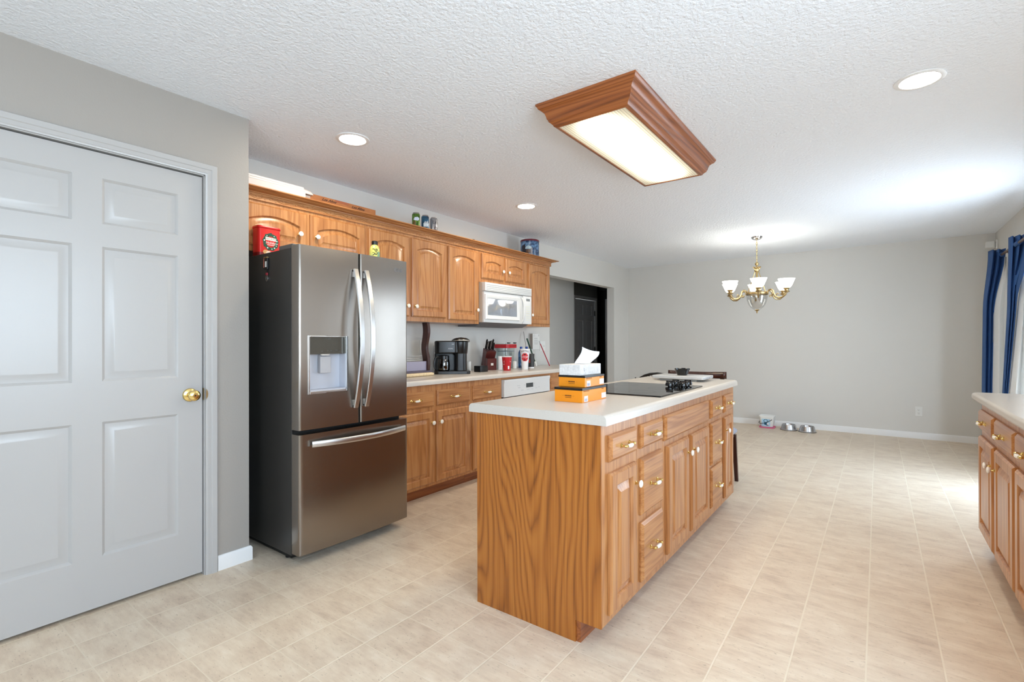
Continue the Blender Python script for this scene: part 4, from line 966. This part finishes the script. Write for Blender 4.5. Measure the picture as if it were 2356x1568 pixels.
for k, (u, v, r, s) in enumerate(((-.03, .034, .013, 1.3), (-.012, .028, .014, 1.2), (.008, .024, .012, 1.4), (.028, .026, .014, 1.1), (.044, .030, .010, 1.2))): disc(lambda a, b, c, k=k: Fq(a, b, k*.0002), cyv+u, zt+v, r, 14, k % 2, mb, ru=r*s)
mk('biscuit_print', mb, [mat('biscuit_tan', (206, 160, 104), .5), mat('biscuit_pale', (226, 208, 188), .5)], t)
# magnet keychain on the refrigerator side
t = thing('magnet_keychain', (-2.80, 1.42, 1.62), 'small dark key holder with a red clip stuck to the refrigerator side', 'keychain')
Fk = FNY(1.4206)
mk('holder', MB().fbox(Fk, -2.822, -2.785, 1.618, 1.683, .0003, .012), black, t, bevel=.003)
mk('top_cap', MB().fbox(Fk, -2.826, -2.786, 1.6832, 1.691, .0003, .013), abrass, t, bevel=.002)
mk('copper_side', MB().fbox(Fk, -2.830, -2.8225, 1.630, 1.683, .0003, .012), mat('copper_pink', (186, 104, 84), .35, .4), t, bevel=.002)
mk('sticker', MB().fbox(Fk, -2.807, -2.791, 1.632, 1.664, .0125, .0130), white_pl, t)
mk('strap', MB().fbox(Fk, -2.803, -2.799, 1.590, 1.6175, .003, .006), black, t)
mk('clip', MB().fbox(Fk, -2.810, -2.792, 1.586, 1.600, .0025, .010), mat('clip_red', (150, 30, 44), .4), t, bevel=.002)
mk('ring', MB().tube([Fk(-2.801+.009*sin(2*pi*k/20)*(1 if k < 30 else 1), 1.569-.017*cos(2*pi*k/20+pi), .005) for k in range(21)], .0018, 6), chrome, t)
# sports drink bottle
t = thing('drink_bottle', (-2.76, 2.128, 1.716), 'yellow sports drink bottle with black cap on top of the refrigerator', 'bottle')
bx, by, bz = -2.76, 2.134, 1.7165
rb = lambda v: .035
mk('bottle', MB().lathe([(.030, bz), (.035, bz+.006), (.035, bz+.105), (.033, bz+.122), (.026, bz+.140), (.018, bz+.148), (.018, bz+.152)], (bx, by, 0), 'z', 28), mottled('drink_yellow', (214, 204, 96), (186, 196, 120), 40, .25), t)
mk('cap', MB().lathe([(.020, bz+.150), (.021, bz+.153), (.021, bz+.172), (.018, bz+.176), (.004, bz+.177)], (bx, by, 0), 'z', 24), black, t)
Wb = wrap((bx, by, bz), atan2(-by, -bx), rb, .0008)
mk('lettering', text_mb('PRIME', .046, lambda u, v, w: Wb(v, .062-u, 0), 'CENTER'), black_matte, t)
mb = patch(wrap((bx, by, bz), atan2(-by, -bx), rb, .0005), .020, .045, .02, .10, 4)
mk('side_print', mb, mat('print_teal', (120, 160, 130), .4), t)

# ------------------------------------------------------------------ on top of the upper cabinets (z = 2.151)
ZU = 2.151
t = thing('window_blind', (-3.10, 1.60, ZU), 'long white folded blind lying on top of the upper cabinets', 'blind')
wb = mat('blind_white', (208, 201, 197), .4)
pr = [(-3.145, ZU), (-3.055, ZU), (-3.050, ZU+.05), (-3.062, ZU+.058), (-3.062, ZU+.066), (-3.072, ZU+.074), (-3.072, ZU+.084), (-3.145, ZU+.088)]
mk('headrail', MB().rings([[(x, 1.325, z) for x, z in pr], [(x, 1.80, z) for x, z in pr]]), wb, t, smooth=20)
pr2 = [(-3.145, ZU+.04), (-3.058, ZU+.045), (-3.062, ZU+.066), (-3.075, ZU+.078), (-3.145, ZU+.088)]
mk('top_slat', MB().rings([[(x, 1.8003, z) for x, z in pr2], [(-3.10+(x+3.10)*.8, 1.855, ZU+.05+(z-ZU-.05)*.75) for x, z in pr2], [(-3.10+(x+3.10)*.3, 1.878, ZU+.055+(z-ZU-.055)*.3) for x, z in pr2]]), wb, t)
mk('end_bracket', MB().box(-3.13, -3.075, 1.8003, 1.850, ZU, ZU+.040), mat('bracket_grey', (150, 140, 136), .4), t, bevel=.003)
t = thing('cardboard_box', (-3.25, 2.17, ZU), 'long flat brown cardboard carton with black script lettering above the cabinets', 'box')
cb = mottled('cardboard_brown', (188, 124, 76), (170, 108, 64), 9, .8)
mk('carton', MB().box(-3.315, -3.20, 1.868, 2.484, ZU, ZU+.100), cb, t, bevel=.002)
mk('seam_tape', MB().box(-3.1998, -3.1992, 2.12, 2.235, ZU+.082, ZU+.0995), mat('tape_brown', (166, 98, 66), .5), t)
Fc = FX(-3.1990)
mb = text_mb('Los Altos', .027, lambda u, v, w: Fc(2.070+u*1.0, ZU+.080+v, 0), shear=.55, sx=1.1, bold=.0006)
text_mb('Los Altos', .027, lambda u, v, w: Fc(2.318+u*1.0, ZU+.078+v, 0), 'CENTER', 0, mb, .55, 1.1, bold=.0006)
for y in (2.07, 2.318): mb.fbox(Fc, y-.06, y+.06, ZU+.058, ZU+.060, 0, .0003)
mk('lettering', mb, mat('print_dark_brown', (52, 26, 16), .6), t)
alu = mat('can_aluminium', (186, 186, 188), .25, .95)
def can(x, y, label, m, fn):
    t = thing('drink_can', (x, y, ZU), label, 'can', 'drink cans above the cabinets')
    mk('shell', MB().lathe([(.024, ZU), (.027, ZU+.004), (.033, ZU+.012), (.033, ZU+.103), (.031, ZU+.109)], (x, y, 0), 'z', 28, cap1=False), m, t)
    mk('lid', MB().lathe([(.031, ZU+.1092), (.0265, ZU+.118), (.0265, ZU+.121), (.0245, ZU+.121), (.0235, ZU+.117), (.003, ZU+.117)], (x, y, 0), 'z', 28, cap0=False), alu, t)
    fn(t, wrap((x, y, ZU), atan2(-y, -x), lambda v: .033, .0006), wrap((x, y, ZU), atan2(-y, -x), lambda v: .033, .0012))
def d_green(t, W, W2):
    mk('splash_print', fan(W, [(.006+(.020+.005*(k % 3))*cos(k*pi/7), .066+(.013+.004*(k % 2))*sin(k*pi/7)) for k in range(14)], (.006, .066), MB(), 3), mat('print_pale_blue', (196, 204, 226), .4), t)
    mk('fruit_print', fan(W, [(-.014+.014*cos(k*pi/4), .030+.022*sin(k*pi/4)) for k in range(8)], (-.014, .03), MB(), 3), mat('print_olive', (86, 70, 16), .5), t)
def d_blue(t, W, W2):
    mk('lettering', text_mb('BUSCH', .022, lambda u, v, w: W2(u+.006, .056+v, 0)), mat('print_black_blue', (20, 22, 30), .5), t)
    mk('mountain_print', fan(W, [(-.014, .020), (.030, .020), (.036, .048), (.020, .072), (.012, .060), (.0, .066), (-.016, .046)], (.01, .045), MB(), 3), mat('print_snow', (196, 206, 212), .4), t)
def d_silver(t, W, W2):
    mk('lettering', text_mb('Lite', .040, lambda u, v, w: W2(u+.020, .075+v, 0)), mat('print_navy_black', (28, 26, 32), .5), t)
    mb = disc(W, .018, .024, .015, 20, 0, None, r2=.011); mk('ring_print', mb, mat('print_maroon', (70, 28, 30), .5), t)
can(-3.068, 2.790, 'green drink can, first of the three above the cabinets', mottled('can_green', (104, 140, 52), (40, 78, 24), 30, .3, metal=.3), d_green)
can(-3.068, 2.893, 'blue drink can in the middle of the three above the cabinets', mottled('can_blue', (58, 112, 146), (18, 42, 66), 22, .3, metal=.3), d_blue)
can(-3.068, 2.992, 'silver drink can, last of the three above the cabinets', mat('can_silver', (160, 160, 164), .3, .7), d_silver)
mb = MB().grid(lambda a, b: (-3.16+.10*b, 3.345+.15*a, ZU+.003+.028*sin(pi*min(a*1.15, 1))*(.7+.3*sin(b*6))*(1-.35*abs(2*b-1))), 14, 8)
tag(mk('folded_pouch', mb, black_matte, None, solid=.004), 'small crumpled black pouch on top of the upper cabinets', 'pouch')
t = thing('toy_clip', (-3.09, 3.53, ZU), 'small black clip lying beside the black pouch above the cabinets', 'clip')
mk('clip_body', MB().box(-3.12, -3.07, 3.508, 3.535, ZU, ZU+.026), black, t, bevel=.003); mk('clip_lever', MB().box(-3.11, -3.08, 3.536, 3.560, ZU, ZU+.016), black, t, bevel=.003)
tag(mk('magazine', MB().prism([(-3.14, 3.565), (-3.05, 3.585), (-3.04, 3.715), (-3.12, 3.755)], FZ(0), ZU, ZU+.012), mottled('magazine_brown', (60, 40, 30), (30, 26, 20), 30, .4), None, bevel=.002), 'thin dark magazine lying flat above the cabinets near the black pouch', 'magazine')
t = thing('popcorn_tin', (-3.18, 4.612, ZU), 'round blue picture tin with maroon lid above the microwave', 'tin')
pt = mottled('tin_picture_blue', (30, 58, 96), (120, 160, 200), 26, .25, 6, .42, .66)
cx_, cy_ = -3.18, 4.612
mk('drum', MB().lathe([(.103, ZU), (.105, ZU+.003), (.105, ZU+.190)], (cx_, cy_, 0), 'z', 44, cap1=False), pt, t)
mk('lid', MB().lathe([(.1075, ZU+.185), (.1075, ZU+.200), (.104, ZU+.205), (.098, ZU+.203), (.01, ZU+.203)], (cx_, cy_, 0), 'z', 44), mat('lid_maroon', (104, 34, 48), .3), t)
W = wrap((cx_, cy_, ZU), atan2(-cy_, -cx_), lambda v: .105, .0006); W2 = wrap((cx_, cy_, ZU), atan2(-cy_, -cx_), lambda v: .105, .0012)
mb = fan(W, [(-.10, .02), (-.045, .015), (-.045, .10), (-.06, .15), (-.10, .13)], (-.07, .08), MB(), 4); mk('night_print', mb, mat('print_night', (28, 26, 42), .4), t)
mb = fan(W2, [(-.045, .045), (.01, .045), (.012, .090), (-.042, .090)], (-.018, .07), MB(), 4); hp_ = mk('house_print', mb, mat('print_brown', (84, 56, 40), .4), t)
mb = fan(W2, [(-.055, .095), (.018, .095), (.022, .112), (-.02, .135), (-.05, .115)], (-.018, .11), MB(), 4); mk('snow_roof_print', mb, mat('print_ice', (170, 196, 206), .4), t)
mb = fan(W2, [(.014, .03), (.03, .03), (.03, .105), (.014, .105)], (.02, .07), MB(), 4); mk('chimney_print', mb, mat('print_stone', (150, 146, 150), .4), t)

# ------------------------------------------------------------------ on the island
ZI = .917
org = mat('carton_orange', (232, 140, 20), .3); blk_lid = mat('lid_black', (18, 14, 14), .3); lbl = mat('label_pale', (220, 222, 232), .4); prn = mat('print_umber', (70, 34, 8), .6)
for (x0, x1, y0, y1, z, h, lab) in ((-1.250, -1.098, 2.017, 2.268, ZI+.0003, .068, 'larger orange box with black lid, lowest of the stack on the island'), (-1.252, -1.106, 2.058, 2.262, ZI+.0690, .054, 'smaller orange box with black lid, under the tissue box')):
    t = thing('carton', ((x0+x1)/2, (y0+y1)/2, z), lab, 'box', 'orange boxes on the island')
    hb = h*.83
    mk('box_body', MB().box(x0+.0015, x1-.0015, y0+.0015, y1-.0015, z, z+hb), org, t, bevel=.001)
    mk('lid', MB().box(x0, x1, y0, y1, z+hb+.0002, z+h), blk_lid, t, bevel=.001)
    Fn = FNY(y0+.0012); xm = (x0+x1)/2; zm = z+hb*.48; mb = MB()
    random.seed(3)
    u = xm-.018
    while u < xm+.018:
        w = random.choice((.0022, .003, .0036)); mb.fbox(Fn, u, u+w*.8, zm, zm+.006, 0, .0004); u += w+.0009
    u = xm-.016
    while u < xm+.016:
        w = random.choice((.0015, .002, .0028)); mb.fbox(Fn, u, u+w*.7, zm-.007, zm-.004, 0, .0004); u += w+.001
    mb.fbox(Fn, xm-.032, xm-.022, zm+.0025, zm+.003, 0, .0003).fbox(Fn, xm+.022, xm+.032, zm+.0025, zm+.003, 0, .0003)
    mk('printed_marks', mb, prn, t)
    Fs = FX(x1-.0012); mb = MB().fbox(Fs, y0+.020, y0+.056, z+.003, z+.030, 0, .0004).fbox(Fs, y1-.052, y1-.004, z+.006, z+.032, 0, .0004)
    st_ = mk('sticker', mb, lbl, t)
    mb = MB()
    for k in range(9): mb.fbox(Fs, y0+.024+k*.0028, y0+.0255+k*.0028, z+.006, z+.018, .0005, .0007)
    mk('barcode', mb, mat('barcode_grey', (150, 154, 176), .5), st_)
    mb = MB()
    for k in range(7): mb.fbox(Fs, y0+.014+k*.0085, y0+.0185+k*.0085, z+hb-.006, z+hb-.002, 0, .0004)
    for k in range(3): mb.fbox(Fs, y1-.05+k*.0085, y1-.0455+k*.0085, z+hb-.006, z+hb-.002, 0, .0004)
    mk('edge_lettering', mb, prn, t)
t = thing('tissue_box', (-1.15, 2.07, 1.0403), 'white patterned tissue box with a tissue pulled up, atop the orange boxes', 'tissue box')
tb = mottled('tissue_box_pattern', (222, 220, 218), (204, 202, 200), 90, .5)
X0, X1, Y0, Y1, Z0, Z1 = -1.249, -1.133, 2.061, 2.276, 1.0405, 1.0915
mk('box_shell', MB().box(X0, X1, Y0, Y1, Z0, Z1), tb, t, bevel=.0015)
mk('emblem', disc(FX(X1+.0005), Y0+.040, Z0+.026, .007, 18, 0, None, r2=.005), mat('emblem_grey', (150, 150, 160), .5), t)
mk('slot', disc(FZ(Z1+.0004), (X0+X1)/2, (Y0+Y1)/2, .022, 24, 0, None, ru=.022), mat('slot_film', (240, 240, 244), .2), t)
cx_, cy_ = (X0+X1)/2, (Y0+Y1)/2
vdir = Vector((.83, .55, 0))    # across the view
pdir = Vector((-.55, .83, 0))
def tis(a, b):
    # a across, b up: gathered in the slot, a slanted square corner on top
    x0 = -.030+.076*a; x1 = .009+.085*a; z1 = .083-.024*a-.006*sin(pi*a)
    s = b*b*(3-2*b)
    x = x0+(x1-x0)*(s*.55+b*.45)+.012*sin(pi*b)*(a**2)+.008*sin(pi*b)*(1-a)**2
    z = z1*b+.002
    f = .007*sin(a*6+b*2.2)*(1-.4*b)+.008*sin(pi*b)*(a-.5)
    return (cx_+vdir.x*x+pdir.x*f, cy_+vdir.y*x+pdir.y*f, Z1+z)
mk('tissue', MB().grid(tis, 14, 12), mat('tissue_white', (244, 244, 246), .8, sss=.1), t, solid=.0012, smooth=80)
# laptop on its stand and the ashtray
t = thing('laptop_stand', (-1.17, 3.66, ZI), 'low silver stand tray under the closed laptop', 'stand')
mk('tray', MB().box(-1.300, -1.030, 3.562, 3.76, ZI+.0003, ZI+.0125), mat('stand_grey', (150, 150, 148), .4, .5), t, bevel=.003)
t = thing('laptop', (-1.165, 3.66, ZI+.013), 'closed silver laptop on the far end of the island', 'laptop')
lap = mat('laptop_silver', (206, 208, 210), .35, .4)
mk('base', MB().rings([[(x, y, z) for x, y, _ in rbox(-1.350+e, -.975-e, 3.545+e, 3.795-e, 0, 1, .012, 4)[0]] for e, z in ((.008, ZI+.0128), (.0, ZI+.018), (0, ZI+.026))]), lap, t, bevel=.001)
mk('lid', MB().rings([[(x, y, z) for x, y, _ in rbox(-1.350+e, -.975-e, 3.545+e, 3.795-e, 0, 1, .012, 4)[0]] for e, z in ((0, ZI+.0268), (0, ZI+.034), (.004, ZI+.037))]), lap, t, bevel=.001)
mb = MB()
for k in range(4): mb.box(-.9752, -.9745, 3.60+k*.028, 3.612+k*.028, ZI+.0195, ZI+.0235)
mk('ports', mb, mat('port_dark', (60, 80, 120), .3), t)
c = (-1.163, 3.665); zb = ZI+.0373
t = thing('ashtray', (*c, zb), 'small black notched ashtray resting on the closed laptop', 'ashtray')
n = 48; R = []
for r, z, nt in ((.034, zb, 0), (.036, zb+.006, 0), (.041, zb+.012, 0), (.050, zb+.038, 0), (.053, zb+.050, 1), (.047, zb+.050, 1), (.042, zb+.030, 0), (.032, zb+.010, 0)):
    ring = []
    for k in range(n):
        a = 2*pi*k/n; zz = z-(.011 if nt and (k % 8) in (0, 1, 2) else 0); ring.append((c[0]+r*cos(a), c[1]+r*sin(a), zz))
    R.append(ring)
mk('bowl', MB().rings(R), mat('ashtray_black', (12, 12, 13), .15), t, smooth=30)

# ------------------------------------------------------------------ chairs behind the island
t = thing('dining_chair', (-1.20, 4.36, 0), 'dark brown wooden chair with grey seat at the far island end', 'chair')
for x in (-1.40, -1.00):
    mk('leg', MB().rings([[(x+sx*w+dx, 4.55+sy*w, z) for sx, sy in ((-1,-1), (1,-1), (1,1), (-1,1))] for z, w, dx in ((0, .014, (.018 if x > -1.2 else -.018)), (.40, .017, 0))]), walnut, t, bevel=.002)
    mk('leg', MB().rings([[(x+sx*w, y+sy*w, z) for sx, sy in ((-1,-1), (1,-1), (1,1), (-1,1))] for z, w, y in ((0, .015, 4.16), (.42, .018, 4.20), (.70, .016, 4.185), (.94, .014, 4.15))]), walnut, t, bevel=.002)
mk('seat_frame', MB().box(-1.405, -.995, 4.19, 4.565, .38, .412), walnut, t, bevel=.003)
mk('seat', MB().rings([[(x, y, z) for x, y, _ in rbox(-1.42+e, -.975-e, 4.19+e, 4.59-e, 0, 1, .05, 6)[0]] for e, z in ((.012, .4125), (0, .425), (0, .445), (.02, .462))]), mottled('seat_grey_fabric', (150, 152, 162), (136, 138, 150), 200, .8), t)
mk('top_rail', MB().grid(lambda a, b: (-1.432+.464*a, 4.152-.018*sin(pi*a), .905+.055*b-.005*sin(pi*a)*b), 18, 2), walnut, t, solid=.02)
mk('back_slat', MB().grid(lambda a, b: (-1.39+.38*a, 4.172-.024*sin(pi*a), .64+.10*b), 12, 2), walnut, t, solid=.014)
t = thing('metal_chair', (-1.635, 4.62, 0), 'black metal chair with arched scroll back behind the island', 'chair')
fe = mat('wrought_black', (18, 18, 19), .4, .3)
z0c = .915
for x in (-1.815, -1.455):
    mk('leg', MB().tube([(x-.01*(1 if x < -1.635 else -1), 4.86, 0), (x, 4.82, .43)], .010, 10), fe, t)
    mk('leg', MB().tube([(x, 4.42, 0), (x, 4.48, .43), (x, 4.46, .70), (x, 4.44, .842)], .010, 10), fe, t)
mk('seat', MB().rings([[(x, y, z) for x, y, _ in rbox(-1.835+e, -1.435-e, 4.465+e, 4.86-e, 0, 1, .06, 6)[0]] for e, z in ((.01, .43), (0, .44), (.01, .455))]), fe, t)
arch = [(x, y, z-.022) for x, y, z in [(-1.850, 4.44, .885), (-1.840, 4.44, .866), (-1.820, 4.44, .868), (-1.795, 4.44, .884), (-1.755, 4.44, .905), (-1.705, 4.44, .921), (-1.635, 4.44, .928), (-1.565, 4.44, .921), (-1.515, 4.44, .905), (-1.475, 4.44, .884), (-1.450, 4.44, .868), (-1.430, 4.44, .866), (-1.420, 4.44, .885)]]
mk('back_arch', MB().tube(arch, [.007, .008, .009, .012, .013, .013, .013, .013, .013, .012, .009, .008, .007], 10), fe, t)
mk('back_rail', MB().tube([(-1.815, 4.442, .80), (-1.635, 4.44, .84), (-1.455, 4.442, .80)], .007, 8), fe, t)
for x in (-1.715, -1.635, -1.555): mk('back_bar', MB().tube([(x, 4.475, .46), (x, 4.45, .70), (x, 4.44, .896)], .005, 8), fe, t)

# ------------------------------------------------------------------ by the back wall
for i, (x, y, lab) in enumerate(((-.980, 7.615, 'stainless steel pet bowl on the floor beside the white bucket'), (-.760, 7.585, 'stainless steel pet bowl with dark base ring, farther from the bucket'))):
    t = thing('pet_bowl', (x, y, 0), lab, 'bowl', 'steel pet bowls by the back wall')
    mk('bowl', MB().lathe([(.104, .0045), (.104, .010), (.096, .016), (.086, .060), (.082, .074), (.078, .077), (.072, .074), (.066, .040), (.05, .018), (.002, .016)], (x, y, 0), 'z', 40), steel_bowl, t)
    mk('base_ring', MB().lathe([(.098, .0002), (.106, .001), (.106, .0044), (.098, .0044)], (x, y, 0), 'z', 40), black_matte, t)
t = thing('bucket', (-1.25, 7.64, .0), 'white plastic bucket with blue print and black handle by the back wall', 'bucket')
bx, by = -1.25, 7.66
S_ = lambda h, w: [(bx+sx*w, by+sy*w*.85) for sx, sy in ((1,1), (-1,1), (-1,-1), (1,-1))]
def sq(w, z, r=.03): return [(x, y, z) for x, y, _ in rbox(bx-w, bx+w, by-w*.9, by+w*.9, 0, 1, r, 5)[0]]
mk('pail', MB().rings([sq(.073, .0155), sq(.076, .02), sq(.094, .150), sq(.097, .152), sq(.097, .168), sq(.093, .168), sq(.090, .15), sq(.07, .03)]), mat('pail_white', (232, 232, 228), .35), t)
Fb = frame((bx, by-.0700, 0), (1, 0, 0), (0, -1, .0))
Fb_ = lambda u, v, w: (bx+u, by-.9*(.0755+(v-.02)/.130*.0185)-.0012-w, v)
mb = MB().grid(lambda a, b: Fb_(-.058+.105*a, .026+.100*b, 0), 4, 4); mk('label_panel', mb, mat('label_sky', (176, 214, 236), .4), t)
mb = disc(lambda u, v, w: Fb_(u, v, .0006), -.008, .098, .026, 24, 0, None, r2=.019); mb.add([Fb_(-.022, .072, .0006), Fb_(.012, .074, .0006), (Fb_(.004, .040, .0006)), Fb_(-.030, .048, .0006)], [(0, 1, 2, 3)])
mk('blue_print', mb, mat('print_blue', (14, 92, 124), .4), t)
mb = disc(lambda u, v, w: Fb_(u, v, .0009), .020, .058, .012, 14, 0, None, ru=.016); mk('white_print', mb, mat('print_white2', (240, 240, 240), .4), t)
mb = disc(lambda u, v, w: Fb_(u, v, .0006), .010, .042, .009, 14, 0, None, ru=.018); mk('grey_print', mb, mat('print_slate', (100, 104, 120), .4), t)
mk('handle', MB().tube([(bx-.092, by-.02, .085), (bx-.098, by-.06, .068), (bx-.075, by-.098, .060), (bx-.03, by-.104, .068), (bx+.02, by-.106, .090), (bx+.055, by-.104, .110), (bx+.075, by-.10, .124)], .0042, 8), black, t)
tag(mk('tray', MB().rings([sq(.088, .0003, .03), sq(.094, .004, .03), sq(.097, .0150, .03), sq(.092, .0150, .03), sq(.088, .006, .03)]), mat('tray_pink', (232, 110, 158), .4), None), 'shallow pink tray on the floor under the white bucket', 'tray')
outlet(FNY(YB), .397, .335, 'white wall outlet low on the bare back wall')
t = thing('motion_sensor', (1.04, 7.80, 2.29), 'small white motion sensor high in the far wall corner', 'sensor')
mk('mount', MB().box(1.068, XR-.0005, 7.70, 7.76, 2.24, 2.345), white_pl, t, bevel=.004)
mk('sensor_head', MB().rings([[(x, y, z) for x, y, _ in rbox(.985, 1.062, 7.70, 7.765, 0, 1, .012, 4)[0]] for z in (2.258, 2.330)]).box(1.0621, 1.0679, 7.715, 7.75, 2.27, 2.31), white_pl, t, bevel=.004)
# ------------------------------------------------------------------ curtains
t = thing('curtain_rod', (.985, 6.3, 2.055), 'brown metal curtain rod on brackets along the window wall', 'curtain rod')
rodm = mat('rod_brown', (110, 88, 76), .35, .5)
mk('rod', MB().tube([(.985, 4.0, 2.055), (.985, 6.98, 2.055)], .0125, 12), rodm, t)
mk('finial', MB().lathe([(.012, 6.9802), (.022, 6.99), (.024, 7.005), (.015, 7.02), (.004, 7.025)], (.985, 0, 2.055), 'y', 16), rodm, t)
for y in (6.52, 4.1):
    mk('bracket', MB().tube([(1.072, y, 2.030), (.985, y, 2.030)], .007, 10).lathe([(.024, 0), (.024, .008), (.012, .013)], (XR-.0005, y, 2.030), '-x', 16).box(.975, .995, y-.010, y+.010, 2.034, 2.0425), rodm, t)
blue = bump(mat('navy_curtain', (44, 84, 138), .75), 260, .1, .001)
lin_m = mat('curtain_lining', (246, 246, 244), .8)
p_ = lin_m.node_tree.nodes['Principled BSDF']
def two_sided(m):
    """cloth that lets some daylight through"""
    t_ = m.node_tree; p = t_.nodes['Principled BSDF']; o = t_.nodes['Material Output']; mx = t_.nodes.new('ShaderNodeMixShader'); tr = t_.nodes.new('ShaderNodeBsdfTranslucent')
    tr.inputs[0].default_value = (.85, .85, .85, 1); mx.inputs[0].default_value = .4
    t_.links.new(p.outputs[0], mx.inputs[1]); t_.links.new(tr.outputs[0], mx.inputs[2]); t_.links.new(mx.outputs[0], o.inputs[0])
two_sided(lin_m)
def loft(top, bot, mid=None, zt=2.10, zb=.06, n=20, m=24):
    def pl(P, s):
        k = s*(len(P)-1); i = min(int(k), len(P)-2); f = k-i; f = f*f*(3-2*f)*.5+f*.5
        return (P[i][0]+(P[i+1][0]-P[i][0])*f, P[i][1]+(P[i+1][1]-P[i][1])*f)
    def fn(a, b):
        z = zt+(zb-zt)*b; T = pl(top, a); B = pl(bot, a)
        if mid:
            M_ = pl(mid, a)
            if b < .30: f = b/.30; f = f*f*(3-2*f); q = (T[0]+(M_[0]-T[0])*f, T[1]+(M_[1]-T[1])*f)
            else: f = min((b-.30)/.38, 1); q = (M_[0]+(B[0]-M_[0])*f, M_[1]+(B[1]-M_[1])*f)
        else: q = (T[0]+(B[0]-T[0])*b, T[1]+(B[1]-T[1])*b)
        return (q[0], q[1], z)
    return MB().grid(fn, n, m)
t = thing('curtain', (.95, 6.85, .05), 'navy blue curtain with white lining, hanging in the far corner', 'curtain', 'navy curtains on the rod')
mk('cloth', loft([(.905, 6.94), (.925, 6.82), (.950, 6.90), (.965, 6.80), (.99, 6.87), (1.012, 6.80)], [(.850, 6.92), (.865, 6.85), (.880, 6.90), (.893, 6.84), (.905, 6.88), (.918, 6.85)], [(.862, 6.93), (.876, 6.84), (.892, 6.90), (.906, 6.83), (.920, 6.88), (.934, 6.84)], 2.115, .04), blue, t, solid=.003, smooth=80)
mk('lining', loft([(1.004, 6.79), (1.012, 6.83), (1.018, 6.80), (1.024, 6.84)], [(.915, 6.86), (.955, 6.77), (1.0, 6.81), (1.050, 6.76)], [(.928, 6.85), (.960, 6.76), (.995, 6.80), (1.032, 6.75)], 2.03, .05), lin_m, t, solid=.002, smooth=80)
mk('heading', MB().tube([(.985, 6.80, 2.058), (.985, 6.90, 2.058)], .021, 14), blue, t)
t = thing('curtain', (.97, 6.15, .05), 'navy blue curtain with white lining, nearer one by the glass door', 'curtain', 'navy curtains on the rod')
mk('cloth', loft([(.950, 6.26), (.962, 6.16), (.982, 6.24), (1.000, 6.12), (1.020, 6.20), (1.036, 6.08), (1.030, 5.95), (1.045, 5.82), (1.020, 5.70)], [(.903, 6.25), (.908, 6.20), (.913, 6.24), (.918, 6.19), (.923, 6.22), (.928, 6.18), (.933, 6.20)], [(.940, 6.26), (.948, 6.18), (.956, 6.24), (.964, 6.16), (.972, 6.22), (.980, 6.14), (.988, 6.19)], 2.135, .04), blue, t, solid=.003, smooth=80)
mk('lining', loft([(1.040, 6.11), (1.046, 6.15), (1.052, 6.10), (1.058, 6.14)], [(.934, 6.19), (.965, 6.10), (1.0, 6.17), (1.030, 6.05), (1.050, 6.0), (1.035, 5.85), (1.050, 5.70)], [(.990, 6.17), (1.018, 6.11), (1.03, 6.17), (1.045, 6.05), (1.035, 5.90), (1.050, 5.76)], 2.05, .05), lin_m, t, solid=.002, smooth=80)
mk('heading', MB().tube([(.985, 6.05, 2.058), (.985, 6.24, 2.058)], .021, 14), blue, t)
